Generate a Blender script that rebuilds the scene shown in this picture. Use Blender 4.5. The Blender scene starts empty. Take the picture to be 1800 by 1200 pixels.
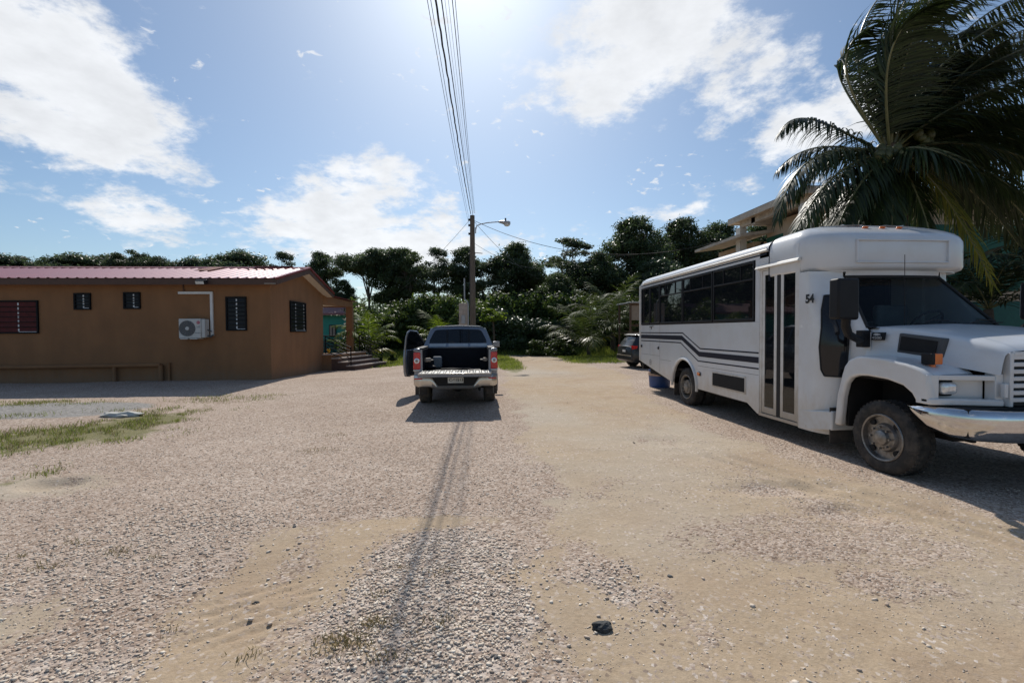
import bpy, math, random
import numpy as np
from mathutils import Vector, Matrix, Euler

# ------------------------------------------------------------------ camera, sky, sun, exposure
scene = bpy.context.scene
col = scene.collection
CAM_H = 1.65
YAW = math.atan2(66, 800); PITCH = -math.atan2(19.4, 800); ROLL = -0.006
cam_rot = (Matrix.Rotation(-YAW, 3, 'Z') @ Matrix.Rotation(math.pi/2 + PITCH, 3, 'X') @ Matrix.Rotation(ROLL, 3, 'Z'))
cd = bpy.data.cameras.new('camera'); cd.lens = 16; cd.sensor_width = 36
cd.clip_start = 0.05; cd.clip_end = 3000
camera = bpy.data.objects.new('camera', cd); col.objects.link(camera)
camera.matrix_world = Matrix.Translation((0, 0, CAM_H)) @ cam_rot.to_4x4()
scene.camera = camera

SUN_EL = math.radians(43.5); SUN_AZ = math.radians(-0.4)      # azimuth from +Y towards +X
scene.view_settings.view_transform = 'Standard'
scene.view_settings.look = 'None'
scene.view_settings.gamma = 1
scene.view_settings.exposure = -0.03

sd = bpy.data.lights.new('sun', 'SUN'); sd.energy = 4.3; sd.angle = math.radians(0.4); sd.color = (1.0, 0.95, 0.87)
sun = bpy.data.objects.new('sun', sd); col.objects.link(sun)
sun_dir = Vector((math.sin(SUN_AZ)*math.cos(SUN_EL), math.cos(SUN_AZ)*math.cos(SUN_EL), math.sin(SUN_EL)))
sun.rotation_euler = sun_dir.to_track_quat('Z', 'Y').to_euler()

def ray(px, py):
    """direction in the world of a pixel of the 1800 x 1200 photograph"""
    return cam_rot @ Vector(((px-900)/800, (600-py)/800, -1))
def atY(px, py, Y):
    d = ray(px, py); t = Y/d.y
    return Vector((d.x*t, Y, CAM_H + d.z*t))
def atX(px, py, X):
    d = ray(px, py); t = X/d.x
    return Vector((X, d.y*t, CAM_H + d.z*t))
def atG(px, py, z=0.0):
    d = ray(px, py); t = (z-CAM_H)/d.z
    return Vector((d.x*t, d.y*t, z))

def build_world():
    w = bpy.data.worlds.new("World"); scene.world = w; w.use_nodes = True
    nt = w.node_tree; N = nt.nodes; L = nt.links
    for n in list(N): N.remove(n)
    out = N.new('ShaderNodeOutputWorld'); bg = N.new('ShaderNodeBackground')
    bg.inputs['Strength'].default_value = 0.094
    L.new(bg.outputs[0], out.inputs[0])
    sky = N.new('ShaderNodeTexSky'); sky.sky_type = 'NISHITA'; sky.sun_disc = False
    sky.sun_elevation = SUN_EL; sky.sun_rotation = SUN_AZ
    sky.air_density = 1.0; sky.dust_density = 0.9; sky.ozone_density = 2.2
    tc = N.new('ShaderNodeTexCoord')
    def math_(op, a, b=None, c=None, clamp=False):
        n = N.new('ShaderNodeMath'); n.operation = op; n.use_clamp = clamp
        for i, v in enumerate((a, b, c)):
            if v is None: continue
            if isinstance(v, (int, float)): n.inputs[i].default_value = v
            else: L.new(v, n.inputs[i])
        return n.outputs[0]
    def vmath(op, a, b=None):
        n = N.new('ShaderNodeVectorMath'); n.operation = op
        for i, v in enumerate((a, b)):
            if v is None: continue
            if isinstance(v, (tuple, list, Vector)): n.inputs[i].default_value = tuple(v)
            else: L.new(v, n.inputs[i])
        return n
    def noise(vec, scale, detail, rough=0.55, dist=0.0):
        n = N.new('ShaderNodeTexNoise'); n.inputs['Scale'].default_value = scale
        n.inputs['Detail'].default_value = detail; n.inputs['Roughness'].default_value = rough
        n.inputs['Distortion'].default_value = dist
        L.new(vec, n.inputs['Vector']); return n.outputs['Fac']
    d = tc.outputs['Generated']
    # clouds live on a flat layer overhead: stretch the direction like a plane seen in perspective
    sep = N.new('ShaderNodeSeparateXYZ'); L.new(d, sep.inputs[0])
    zz = math_('ADD', math_('MAXIMUM', sep.outputs[2], 0.0), 0.30)
    comb = N.new('ShaderNodeCombineXYZ')
    L.new(math_('DIVIDE', sep.outputs[0], zz), comb.inputs[0]); L.new(math_('DIVIDE', sep.outputs[1], zz), comb.inputs[1])
    L.new(math_('MULTIPLY', sep.outputs[2], 1.2), comb.inputs[2])
    pl = comb.outputs[0]
    warp = N.new('ShaderNodeTexNoise'); warp.inputs['Scale'].default_value = 3.0; warp.inputs['Detail'].default_value = 4
    L.new(d, warp.inputs['Vector'])
    wv = vmath('SUBTRACT', warp.outputs['Color'], (0.5, 0.5, 0.5)).outputs[0]
    wsc = N.new('ShaderNodeVectorMath'); wsc.operation = 'SCALE'; L.new(wv, wsc.inputs[0]); wsc.inputs['Scale'].default_value = 0.22
    dw = vmath('ADD', d, wsc.outputs[0]).outputs[0]
    clouds = [  # centre px, py, half width px, half height px, weight
        (60, 60, 230, 150, 1.0), (170, 120, 150, 120, 1.0), (110, 215, 120, 70, .9), (30, 300, 110, 50, .6),
        (262, 378, 95, 52, 1.1), (335, 380, 65, 32, .8), (235, 215, 40, 50, .5),
        (650, 300, 75, 55, 1.0), (640, 375, 130, 60, 1.0), (540, 400, 120, 45, .9), (760, 370, 70, 60, .8), (720, 420, 150, 40, .9),
        (1110, 50, 130, 110, 1.1), (1050, 140, 100, 70, 1.0), (1190, 20, 90, 110, .8), (900, 30, 60, 40, .4),
        (1260, 165, 80, 60, .8), (1330, 90, 90, 70, .6), (1420, 60, 80, 60, .6),
        (1460, 170, 110, 80, .9), (1380, 240, 80, 60, .9), (1340, 290, 40, 40, .6), (1540, 120, 100, 100, .7),
        (1120, 385, 70, 28, .9), (1240, 372, 60, 22, .9), (930, 420, 60, 40, .7), (290, 460, 90, 16, .6), (1060, 415, 60, 30, .7)]
    field = None
    for (px, py, rx, ry, wt) in clouds:
        c = ray(px, py).normalized()
        rr = ray(px+rx, py).normalized() - c; ru = ray(px, py-ry).normalized() - c
        sub = vmath('SUBTRACT', dw, c).outputs[0]
        a = vmath('DOT_PRODUCT', sub, tuple(rr/rr.length_squared)).outputs['Value']
        b = vmath('DOT_PRODUCT', sub, tuple(ru/ru.length_squared)).outputs['Value']
        m = vmath('DOT_PRODUCT', dw, tuple(c)).outputs['Value']
        q = math_('ADD', math_('MULTIPLY', a, a), math_('MULTIPLY', b, b))
        f = math_('MULTIPLY', math_('POWER', 2.718, math_('MULTIPLY', q, -0.62)), wt)
        f = math_('MULTIPLY', f, math_('GREATER_THAN', m, 0.0))
        field = f if field is None else math_('MAXIMUM', field, math_('ADD', math_('MULTIPLY', f, 0.72), math_('MULTIPLY', field, 0.45)))
    n1 = noise(pl, 3.2, 12, 0.62, 0.15)
    n2 = noise(pl, 11.0, 10, 0.66, 0.0)
    fld = math_('ADD', field, math_('MULTIPLY', math_('SUBTRACT', n1, 0.5), 1.9))
    fld = math_('ADD', fld, math_('MULTIPLY', math_('SUBTRACT', n2, 0.5), 1.1))
    mr = N.new('ShaderNodeMapRange'); mr.interpolation_type = 'SMOOTHSTEP'
    mr.inputs['From Min'].default_value = 0.36; mr.inputs['From Max'].default_value = 0.80
    L.new(fld, mr.inputs['Value'])
    # scattered small puffs
    n3 = noise(pl, 22.0, 5, 0.55, 0.4); n4 = noise(pl, 2.4, 3, 0.5)
    sm = N.new('ShaderNodeMapRange'); sm.interpolation_type = 'SMOOTHSTEP'
    sm.inputs['From Min'].default_value = 0.63; sm.inputs['From Max'].default_value = 0.74
    L.new(math_('ADD', n3, math_('MULTIPLY', math_('SUBTRACT', n4, 0.52), 0.55)), sm.inputs['Value'])
    cov = math_('MAXIMUM', mr.outputs[0], math_('MULTIPLY', sm.outputs[0], 0.75))
    # thin scattered cumulus elsewhere in the sky (behind and beside the view)
    n5 = noise(pl, 1.6, 9, 0.6)
    bk = N.new('ShaderNodeMapRange'); bk.interpolation_type = 'SMOOTHSTEP'
    bk.inputs['From Min'].default_value = 0.62; bk.inputs['From Max'].default_value = 0.74
    L.new(n5, bk.inputs['Value'])
    ys = N.new('ShaderNodeMapRange'); ys.inputs['From Min'].default_value = 0.35; ys.inputs['From Max'].default_value = 0.0
    L.new(sep.outputs[1], ys.inputs['Value'])
    cov = math_('MAXIMUM', cov, math_('MULTIPLY', bk.outputs[0], ys.outputs[0]))
    # thickness gives the cloud its own tone
    shade = N.new('ShaderNodeMapRange'); shade.inputs['From Min'].default_value = 0.35; shade.inputs['From Max'].default_value = 0.72
    shade.inputs['To Min'].default_value = 1.0; shade.inputs['To Max'].default_value = 0.80
    L.new(noise(pl, 6.5, 8, 0.6), shade.inputs['Value'])
    cc = N.new('ShaderNodeVectorMath'); cc.operation = 'SCALE'; cc.inputs[0].default_value = (10.6, 10.8, 11.1)
    L.new(shade.outputs[0], cc.inputs['Scale'])
    mix = N.new('ShaderNodeMix'); mix.data_type = 'RGBA'
    L.new(math_('MULTIPLY', cov, 0.93), mix.inputs[0])
    # soften the sky towards pale blue
    sk = N.new('ShaderNodeMix'); sk.data_type = 'RGBA'; sk.inputs[0].default_value = 0.05
    sk.inputs[7].default_value = (6.5, 7.4, 8.6, 1)
    tint = N.new('ShaderNodeVectorMath'); tint.operation = 'MULTIPLY'; tint.inputs[1].default_value = (0.90, 1.02, 1.08)
    L.new(sky.outputs[0], tint.inputs[0]); L.new(tint.outputs[0], sk.inputs[6])
    L.new(sk.outputs[2], mix.inputs[6]); L.new(cc.outputs[0], mix.inputs[7])
    L.new(mix.outputs[2], bg.inputs['Color'])
    w.cycles.sampling_method = 'MANUAL'; w.cycles.sample_map_resolution = 512
build_world()

# ------------------------------------------------------------------ materials
MATS = {}
def _nodes(name):
    m = bpy.data.materials.new(name); m.use_nodes = True
    nt = m.node_tree
    return m, nt, nt.nodes, nt.links, nt.nodes['Principled BSDF']
def mat(name, c, rough=0.6, metal=0.0, var=0.12, scale=6.0, bump=0.0, bscale=60.0, dirt=None, dscale=3.0, damt=0.5, spec=0.5, coat=0.0, c2=None, trans=0.0, stretch=None, rvar=0.0):
    """plain surface with a noise tone variation, optional dirt blotches and bump"""
    m, nt, N, L, P = _nodes(name)
    tc = N.new('ShaderNodeTexCoord'); vec = tc.outputs['Object']
    if stretch:
        mp = N.new('ShaderNodeMapping'); mp.inputs['Scale'].default_value = stretch; L.new(vec, mp.inputs[0]); vec = mp.outputs[0]
    n = N.new('ShaderNodeTexNoise'); n.inputs['Scale'].default_value = scale; n.inputs['Detail'].default_value = 6
    L.new(vec, n.inputs['Vector'])
    r = N.new('ShaderNodeValToRGB'); L.new(n.outputs['Fac'], r.inputs[0])
    c = tuple(c)
    if c2 is None:
        a = [max(0, v*(1-var)) for v in c]; b = [min(1, v*(1+var)) for v in c]
    else: a, b = list(c), list(c2)
    r.color_ramp.elements[0].position = 0.3; r.color_ramp.elements[1].position = 0.7
    r.color_ramp.elements[0].color = (*a, 1); r.color_ramp.elements[1].color = (*b, 1)
    outc = r.outputs[0]
    if dirt:
        n2 = N.new('ShaderNodeTexNoise'); n2.inputs['Scale'].default_value = dscale; n2.inputs['Detail'].default_value = 9; n2.inputs['Roughness'].default_value = 0.65
        L.new(tc.outputs['Object'], n2.inputs['Vector'])
        mr = N.new('ShaderNodeMapRange'); mr.inputs['From Min'].default_value = 0.45; mr.inputs['From Max'].default_value = 0.75; mr.inputs['To Max'].default_value = damt
        L.new(n2.outputs['Fac'], mr.inputs['Value'])
        mx = N.new('ShaderNodeMix'); mx.data_type = 'RGBA'; mx.inputs[7].default_value = (*dirt, 1)
        L.new(mr.outputs[0], mx.inputs[0]); L.new(outc, mx.inputs[6]); outc = mx.outputs[2]
    L.new(outc, P.inputs['Base Color'])
    P.inputs['Roughness'].default_value = rough; P.inputs['Metallic'].default_value = metal
    if rvar:
        mr3 = N.new('ShaderNodeMapRange'); mr3.inputs['To Min'].default_value = max(0, rough-rvar); mr3.inputs['To Max'].default_value = rough+rvar
        L.new(n.outputs['Fac'], mr3.inputs['Value']); L.new(mr3.outputs[0], P.inputs['Roughness'])
    P.inputs['Specular IOR Level'].default_value = spec
    if coat: P.inputs['Coat Weight'].default_value = coat; P.inputs['Coat Roughness'].default_value = 0.05
    if trans: P.inputs['Transmission Weight'].default_value = trans
    if bump:
        n3 = N.new('ShaderNodeTexNoise'); n3.inputs['Scale'].default_value = bscale; n3.inputs['Detail'].default_value = 5
        L.new(vec, n3.inputs['Vector'])
        b = N.new('ShaderNodeBump'); b.inputs['Strength'].default_value = bump; b.inputs['Distance'].default_value = 0.02
        L.new(n3.outputs['Fac'], b.inputs['Height']); L.new(b.outputs[0], P.inputs['Normal'])
    MATS[name] = m
    return m
def glass_mat(name, tint, see=0.3, rough=0.02, base=(0.01, 0.012, 0.015)):
    """tinted pane: part see-through, the rest a dark glossy film"""
    m, nt, N, L, P = _nodes(name)
    P.inputs['Base Color'].default_value = (*base, 1); P.inputs['Roughness'].default_value = rough
    P.inputs['Specular IOR Level'].default_value = 0.6
    t = N.new('ShaderNodeBsdfTransparent'); t.inputs[0].default_value = (*tint, 1)
    mx = N.new('ShaderNodeMixShader'); mx.inputs[0].default_value = see
    L.new(P.outputs[0], mx.inputs[1]); L.new(t.outputs[0], mx.inputs[2])
    L.new(mx.outputs[0], N['Material Output'].inputs[0])
    MATS[name] = m; return m
def leaf_mat(name, dark, light, rough=0.42, transl=0.35, tcol=None, spec=0.4):
    m, nt, N, L, P = _nodes(name)
    at = N.new('ShaderNodeAttribute'); at.attribute_name = 'tint'
    oi = N.new('ShaderNodeObjectInfo')
    r = N.new('ShaderNodeValToRGB'); L.new(at.outputs['Fac'], r.inputs[0])
    r.color_ramp.elements[0].color = (*dark, 1); r.color_ramp.elements[1].color = (*light, 1)
    hs = N.new('ShaderNodeHueSaturation'); L.new(r.outputs[0], hs.inputs['Color'])
    mr = N.new('ShaderNodeMapRange'); mr.inputs['To Min'].default_value = 0.8; mr.inputs['To Max'].default_value = 1.25
    L.new(oi.outputs['Random'], mr.inputs['Value']); L.new(mr.outputs[0], hs.inputs['Value'])
    L.new(hs.outputs[0], P.inputs['Base Color']); P.inputs['Roughness'].default_value = rough
    P.inputs['Specular IOR Level'].default_value = spec
    tr = N.new('ShaderNodeBsdfTranslucent')
    hs2 = N.new('ShaderNodeHueSaturation'); hs2.inputs['Hue'].default_value = 0.48; hs2.inputs['Saturation'].default_value = 1.1; hs2.inputs['Value'].default_value = 1.6
    L.new(hs.outputs[0], hs2.inputs['Color']); L.new(hs2.outputs[0], tr.inputs[0])
    mx = N.new('ShaderNodeMixShader'); mx.inputs[0].default_value = transl
    L.new(P.outputs[0], mx.inputs[1]); L.new(tr.outputs[0], mx.inputs[2])
    L.new(mx.outputs[0], N['Material Output'].inputs[0])
    MATS[name] = m; return m

mat('bus_white', (0.68, 0.69, 0.70), 0.28, var=0.03, scale=1.2, dirt=(0.52, 0.46, 0.38), dscale=2.2, damt=0.35, coat=0.3)
mat('bus_skirt', (0.60, 0.60, 0.59), 0.4, var=0.04, scale=1.5, dirt=(0.45, 0.38, 0.29), dscale=3.5, damt=0.75)
mat('white_trim', (0.70, 0.68, 0.64), 0.45, var=0.05, dirt=(0.4, 0.33, 0.25), dscale=6, damt=0.6)
mat('navy', (0.010, 0.013, 0.028), 0.5, var=0.1, spec=0.25)
mat('black_rubber', (0.014, 0.014, 0.015), 0.75, var=0.2, bump=0.1)
mat('black_plastic', (0.012, 0.012, 0.014), 0.5, var=0.15, spec=0.25)
mat('black_gloss', (0.01, 0.01, 0.012), 0.12, var=0.1)
mat('tyre', (0.022, 0.021, 0.02), 0.85, var=0.2, dirt=(0.12, 0.10, 0.08), dscale=9, damt=0.65, bump=0.2, bscale=120)
mat('tyre_dusty', (0.05, 0.045, 0.038), 0.9, var=0.2, dirt=(0.17, 0.14, 0.11), dscale=6, damt=0.7, bump=0.2, bscale=120)
mat('rim_steel', (0.26, 0.25, 0.24), 0.42, 0.8, var=0.15, dirt=(0.10, 0.08, 0.06), dscale=18, damt=0.8)
mat('rim_dusty', (0.30, 0.27, 0.23), 0.7, 0.2, var=0.2, dirt=(0.12, 0.09, 0.07), dscale=10, damt=0.7)
mat('chrome', (0.66, 0.66, 0.67), 0.09, 1.0, var=0.03, dirt=(0.35, 0.30, 0.24), dscale=5, damt=0.3, rvar=0.03)
mat('chrome_dusty', (0.62, 0.59, 0.54), 0.28, 0.85, var=0.1, dirt=(0.45, 0.39, 0.31), dscale=6, damt=0.8)
mat('amber', (0.75, 0.17, 0.02), 0.2, var=0.15, coat=0.5)
mat('red_lens', (0.55, 0.012, 0.012), 0.15, var=0.2, scale=20, coat=0.6)
mat('clear_lens', (0.72, 0.74, 0.75), 0.08, 0.4, var=0.2, scale=30, coat=0.6)
mat('interior_dark', (0.04, 0.042, 0.045), 0.8, var=0.2)
mat('interior_grey', (0.18, 0.19, 0.20), 0.8, var=0.2)
mat('underbody', (0.012, 0.011, 0.011), 0.9, var=0.3)
mat('mud_flap', (0.035, 0.03, 0.027), 0.85, var=0.2, dirt=(0.14, 0.11, 0.08), dscale=7, damt=0.7)
glass_mat('bus_glass', (0.5, 0.55, 0.6), 0.10)
glass_mat('windshield_glass', (0.62, 0.74, 0.76), 0.72, 0.01)
glass_mat('door_glass', (0.75, 0.8, 0.8), 0.45, 0.01)
MATS['door_glass'].node_tree.nodes['Principled BSDF'].inputs['Specular IOR Level'].default_value = 1.0
glass_mat('truck_glass', (0.3, 0.33, 0.38), 0.25)
mat('truck_paint', (0.19, 0.21, 0.25), 0.25, 0.55, var=0.06, dirt=(0.34, 0.31, 0.27), dscale=3, damt=0.35, coat=0.6)
mat('truck_dark', (0.007, 0.008, 0.012), 0.6, var=0.2, spec=0.15)
mat('tailgate_metal', (0.50, 0.50, 0.49), 0.33, 0.55, var=0.1, dirt=(0.42, 0.38, 0.33), dscale=8, damt=0.6)
mat('plate_white', (0.70, 0.70, 0.66), 0.5, var=0.04)
mat('ink_black', (0.01, 0.01, 0.01), 0.5, var=0.0)
mat('silver_letter', (0.6, 0.6, 0.6), 0.35, 0.6, var=0.0)
mat('vent_grey', (0.07, 0.07, 0.072), 0.6, var=0.1)
mat('suv_paint', (0.012, 0.013, 0.015), 0.35, var=0.1, coat=0.3, dirt=(0.1, 0.09, 0.08), dscale=2, damt=0.3)
mat('stucco_brown', (0.245, 0.122, 0.054), 0.9, var=0.09, scale=2.0, bump=0.35, bscale=90, dirt=(0.19, 0.10, 0.048), dscale=1.3, damt=0.6, stretch=(1.2, 1.2, .35))
mat('fascia_brown', (0.085, 0.045, 0.03), 0.7, var=0.1)
mat('roof_red', (0.30, 0.045, 0.048), 0.40, 0.25, var=0.1, scale=1.5, dirt=(0.2, 0.05, 0.04), damt=0.4, spec=1.0, coat=1.0)
MATS['roof_red'].node_tree.nodes['Principled BSDF'].inputs['Coat Roughness'].default_value = 0.36
mat('roof_red_trim', (0.20, 0.02, 0.018), 0.4, 0.1, var=0.15)
mat('soffit_cream', (0.62, 0.56, 0.47), 0.8, var=0.05)
mat('ridge_patch', (0.20, 0.062, 0.038), 0.7, var=0.15)
mat('window_frame', (0.008, 0.009, 0.011), 0.6, var=0.1, spec=0.15)
mat('window_pane', (0.006, 0.008, 0.012), 0.25, var=0.2, spec=0.3)
mat('louvre', (0.008, 0.010, 0.014), 0.4, var=0.25, spec=0.2)
mat('red_curtain', (0.075, 0.008, 0.009), 0.8, var=0.25)
mat('latch_white', (0.55, 0.57, 0.58), 0.5, var=0.1)
mat('pvc_white', (0.66, 0.66, 0.64), 0.5, var=0.05)
mat('ac_white', (0.52, 0.52, 0.50), 0.5, var=0.05, dirt=(0.35, 0.32, 0.28), damt=0.3)
mat('ac_grille', (0.09, 0.095, 0.10), 0.5, var=0.1)
mat('ac_logo', (0.35, 0.015, 0.06), 0.4, var=0.0)
mat('grey_text', (0.22, 0.22, 0.22), 0.5, var=0.0)
mat('step_tread', (0.44, 0.36, 0.31), 0.85, var=0.15, scale=10)
mat('step_riser', (0.10, 0.058, 0.045), 0.85, var=0.15)
mat('iron_black', (0.008, 0.008, 0.009), 0.6, var=0.1, spec=0.15)
mat('teal_wall', (0.045, 0.30, 0.235), 0.85, var=0.08)
mat('teal_dark', (0.02, 0.10, 0.085), 0.85, var=0.1)
mat('red_eave', (0.22, 0.10, 0.10), 0.7, var=0.2)
mat('cream_wall', (0.46, 0.37, 0.27), 0.85, var=0.08, dirt=(0.30, 0.24, 0.18), damt=0.5)
mat('cream_fascia', (0.50, 0.44, 0.36), 0.8, var=0.1, scale=3, dirt=(0.22, 0.18, 0.14), dscale=2, damt=0.7)
mat('white_wall', (0.62, 0.61, 0.57), 0.85, var=0.06)
mat('roof_grey', (0.22, 0.19, 0.17), 0.8, var=0.2)
mat('green_wall', (0.015, 0.11, 0.08), 0.8, var=0.1)
mat('wood_pole', (0.14, 0.115, 0.09), 0.95, var=0.3, scale=7, bump=0.5, bscale=50, stretch=(6, 6, 0.5))
mat('lamp_grey', (0.42, 0.43, 0.44), 0.45, 0.4, var=0.08)
mat('lamp_lens', (0.66, 0.66, 0.62), 0.25, var=0.1)
mat('cable_black', (0.01, 0.01, 0.01), 0.6, var=0.0)
mat('cable_grey', (0.07, 0.07, 0.075), 0.5, var=0.0)
mat('block_grey', (0.40, 0.34, 0.29), 0.9, var=0.15, bump=0.4)
mat('mortar', (0.28, 0.25, 0.22), 0.95, var=0.1)
mat('pipe_grey', (0.33, 0.34, 0.35), 0.5, 0.3, var=0.1)
mat('barrel_blue', (0.03, 0.085, 0.26), 0.5, var=0.12, dirt=(0.15, 0.14, 0.14), dscale=5, damt=0.5)
mat('barrel_band', (0.45, 0.33, 0.26), 0.7, var=0.25)
mat('brown_timber', (0.115, 0.075, 0.05), 0.8, var=0.2)
mat('pale_panel', (0.30, 0.25, 0.20), 0.8, var=0.1)
mat('bark_grey', (0.16, 0.14, 0.115), 0.95, var=0.3, scale=10, bump=0.6, bscale=30)
mat('bark_palm', (0.07, 0.058, 0.047), 0.95, var=0.3, scale=4, bump=0.6, bscale=25, stretch=(1, 1, 5))
mat('coconut', (0.07, 0.075, 0.02), 0.5, var=0.35, scale=4)
mat('husk', (0.10, 0.065, 0.035), 0.9, var=0.3)
mat('rachis', (0.14, 0.135, 0.055), 0.35, var=0.2)
mat('dark_rock', (0.05, 0.052, 0.052), 0.85, var=0.5, scale=25, bump=0.8, bscale=40)
mat('slab_pale', (0.46, 0.45, 0.41), 0.9, var=0.12, bump=0.3)
mat('yellow_flower', (0.65, 0.45, 0.03), 0.7, var=0.2)
mat('white_petal', (0.72, 0.72, 0.66), 0.7, var=0.1)
leaf_mat('leaf_dark', (0.016, 0.030, 0.012), (0.085, 0.125, 0.05), 0.42, 0.42)
leaf_mat('leaf_far', (0.025, 0.042, 0.022), (0.095, 0.13, 0.065), 0.45, 0.42)
leaf_mat('leaf_mid', (0.022, 0.042, 0.012), (0.08, 0.125, 0.03), 0.5, 0.36, spec=.3)
leaf_mat('leaf_gloss', (0.016, 0.030, 0.012), (0.05, 0.085, 0.03), 0.34, 0.15, spec=0.45)
leaf_mat('leaf_palm', (0.012, 0.022, 0.008), (0.036, 0.055, 0.016), 0.42, 0.2, spec=0.35)
leaf_mat('leaf_palm_dim', (0.022, 0.040, 0.012), (0.07, 0.10, 0.028), 0.6, 0.3, spec=0.12)
leaf_mat('leaf_palm_young', (0.04, 0.075, 0.014), (0.12, 0.18, 0.03), 0.6, 0.45, spec=.15)
leaf_mat('leaf_palm_yellow', (0.06, 0.085, 0.014), (0.17, 0.17, 0.03), 0.4, 0.4)
leaf_mat('grass_blade', (0.08, 0.12, 0.02), (0.20, 0.25, 0.06), 0.55, 0.35)
leaf_mat('grass_dry', (0.10, 0.095, 0.04), (0.26, 0.22, 0.11), 0.6, 0.3)

def dusty_foot(name, z0, z1, dust, amt):
    """dried splashes of road dust on the lowest panels, broken up by noise"""
    m = MATS[name]; nt = m.node_tree; N = nt.nodes; L = nt.links; P = N['Principled BSDF']
    src = P.inputs['Base Color'].links[0].from_socket
    g = N.new('ShaderNodeNewGeometry'); s = N.new('ShaderNodeSeparateXYZ'); L.new(g.outputs['Position'], s.inputs[0])
    n = N.new('ShaderNodeTexNoise'); n.inputs['Scale'].default_value = 5; n.inputs['Detail'].default_value = 10; n.inputs['Roughness'].default_value = .75
    mp = N.new('ShaderNodeMapping'); mp.inputs['Scale'].default_value = (1.5, 1.5, .6); L.new(g.outputs['Position'], mp.inputs[0]); L.new(mp.outputs[0], n.inputs['Vector'])
    a = N.new('ShaderNodeMath'); a.operation = 'MULTIPLY_ADD'; L.new(n.outputs['Fac'], a.inputs[0]); a.inputs[1].default_value = -(z1-z0)*1.6; L.new(s.outputs[2], a.inputs[2])
    r = N.new('ShaderNodeMapRange'); r.interpolation_type = 'SMOOTHSTEP'; r.inputs['From Min'].default_value = z1-(z1-z0)*.8; r.inputs['From Max'].default_value = z0-(z1-z0)*.8; r.inputs['To Max'].default_value = amt
    L.new(a.outputs[0], r.inputs['Value'])
    x = N.new('ShaderNodeMix'); x.data_type = 'RGBA'; x.inputs[7].default_value = (*dust, 1); L.new(r.outputs[0], x.inputs[0]); L.new(src, x.inputs[6]); L.new(x.outputs[2], P.inputs['Base Color'])
dusty_foot('bus_white', .22, .95, (.46, .39, .30), .6)
dusty_foot('stucco_brown', -.2, .5, (.22, .16, .11), .5)
dusty_foot('white_trim', .25, 1.1, (.36, .29, .21), .8)

# ------------------------------------------------------------------ object helpers
def tag(o, label=None, cat=None, group=None, kind=None):
    if label: o['label'] = label
    if cat: o['category'] = cat
    if group: o['group'] = group
    if kind: o['kind'] = kind
    return o
def thing(name, loc, label, cat, group=None, rz=0.0):
    o = bpy.data.objects.new(name, None); col.objects.link(o)
    o.empty_display_size = 0.2
    o.location = loc; o.rotation_euler = (0, 0, rz)
    o['org'] = list(loc) if rz == 0 else [0, 0, 0]
    tag(o, label, cat, group); return o
def origin(o):
    while o is not None:
        if o.parent is None: return Vector(o.get('org', (0, 0, 0)))
        o = o.parent
    return Vector((0, 0, 0))

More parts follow.
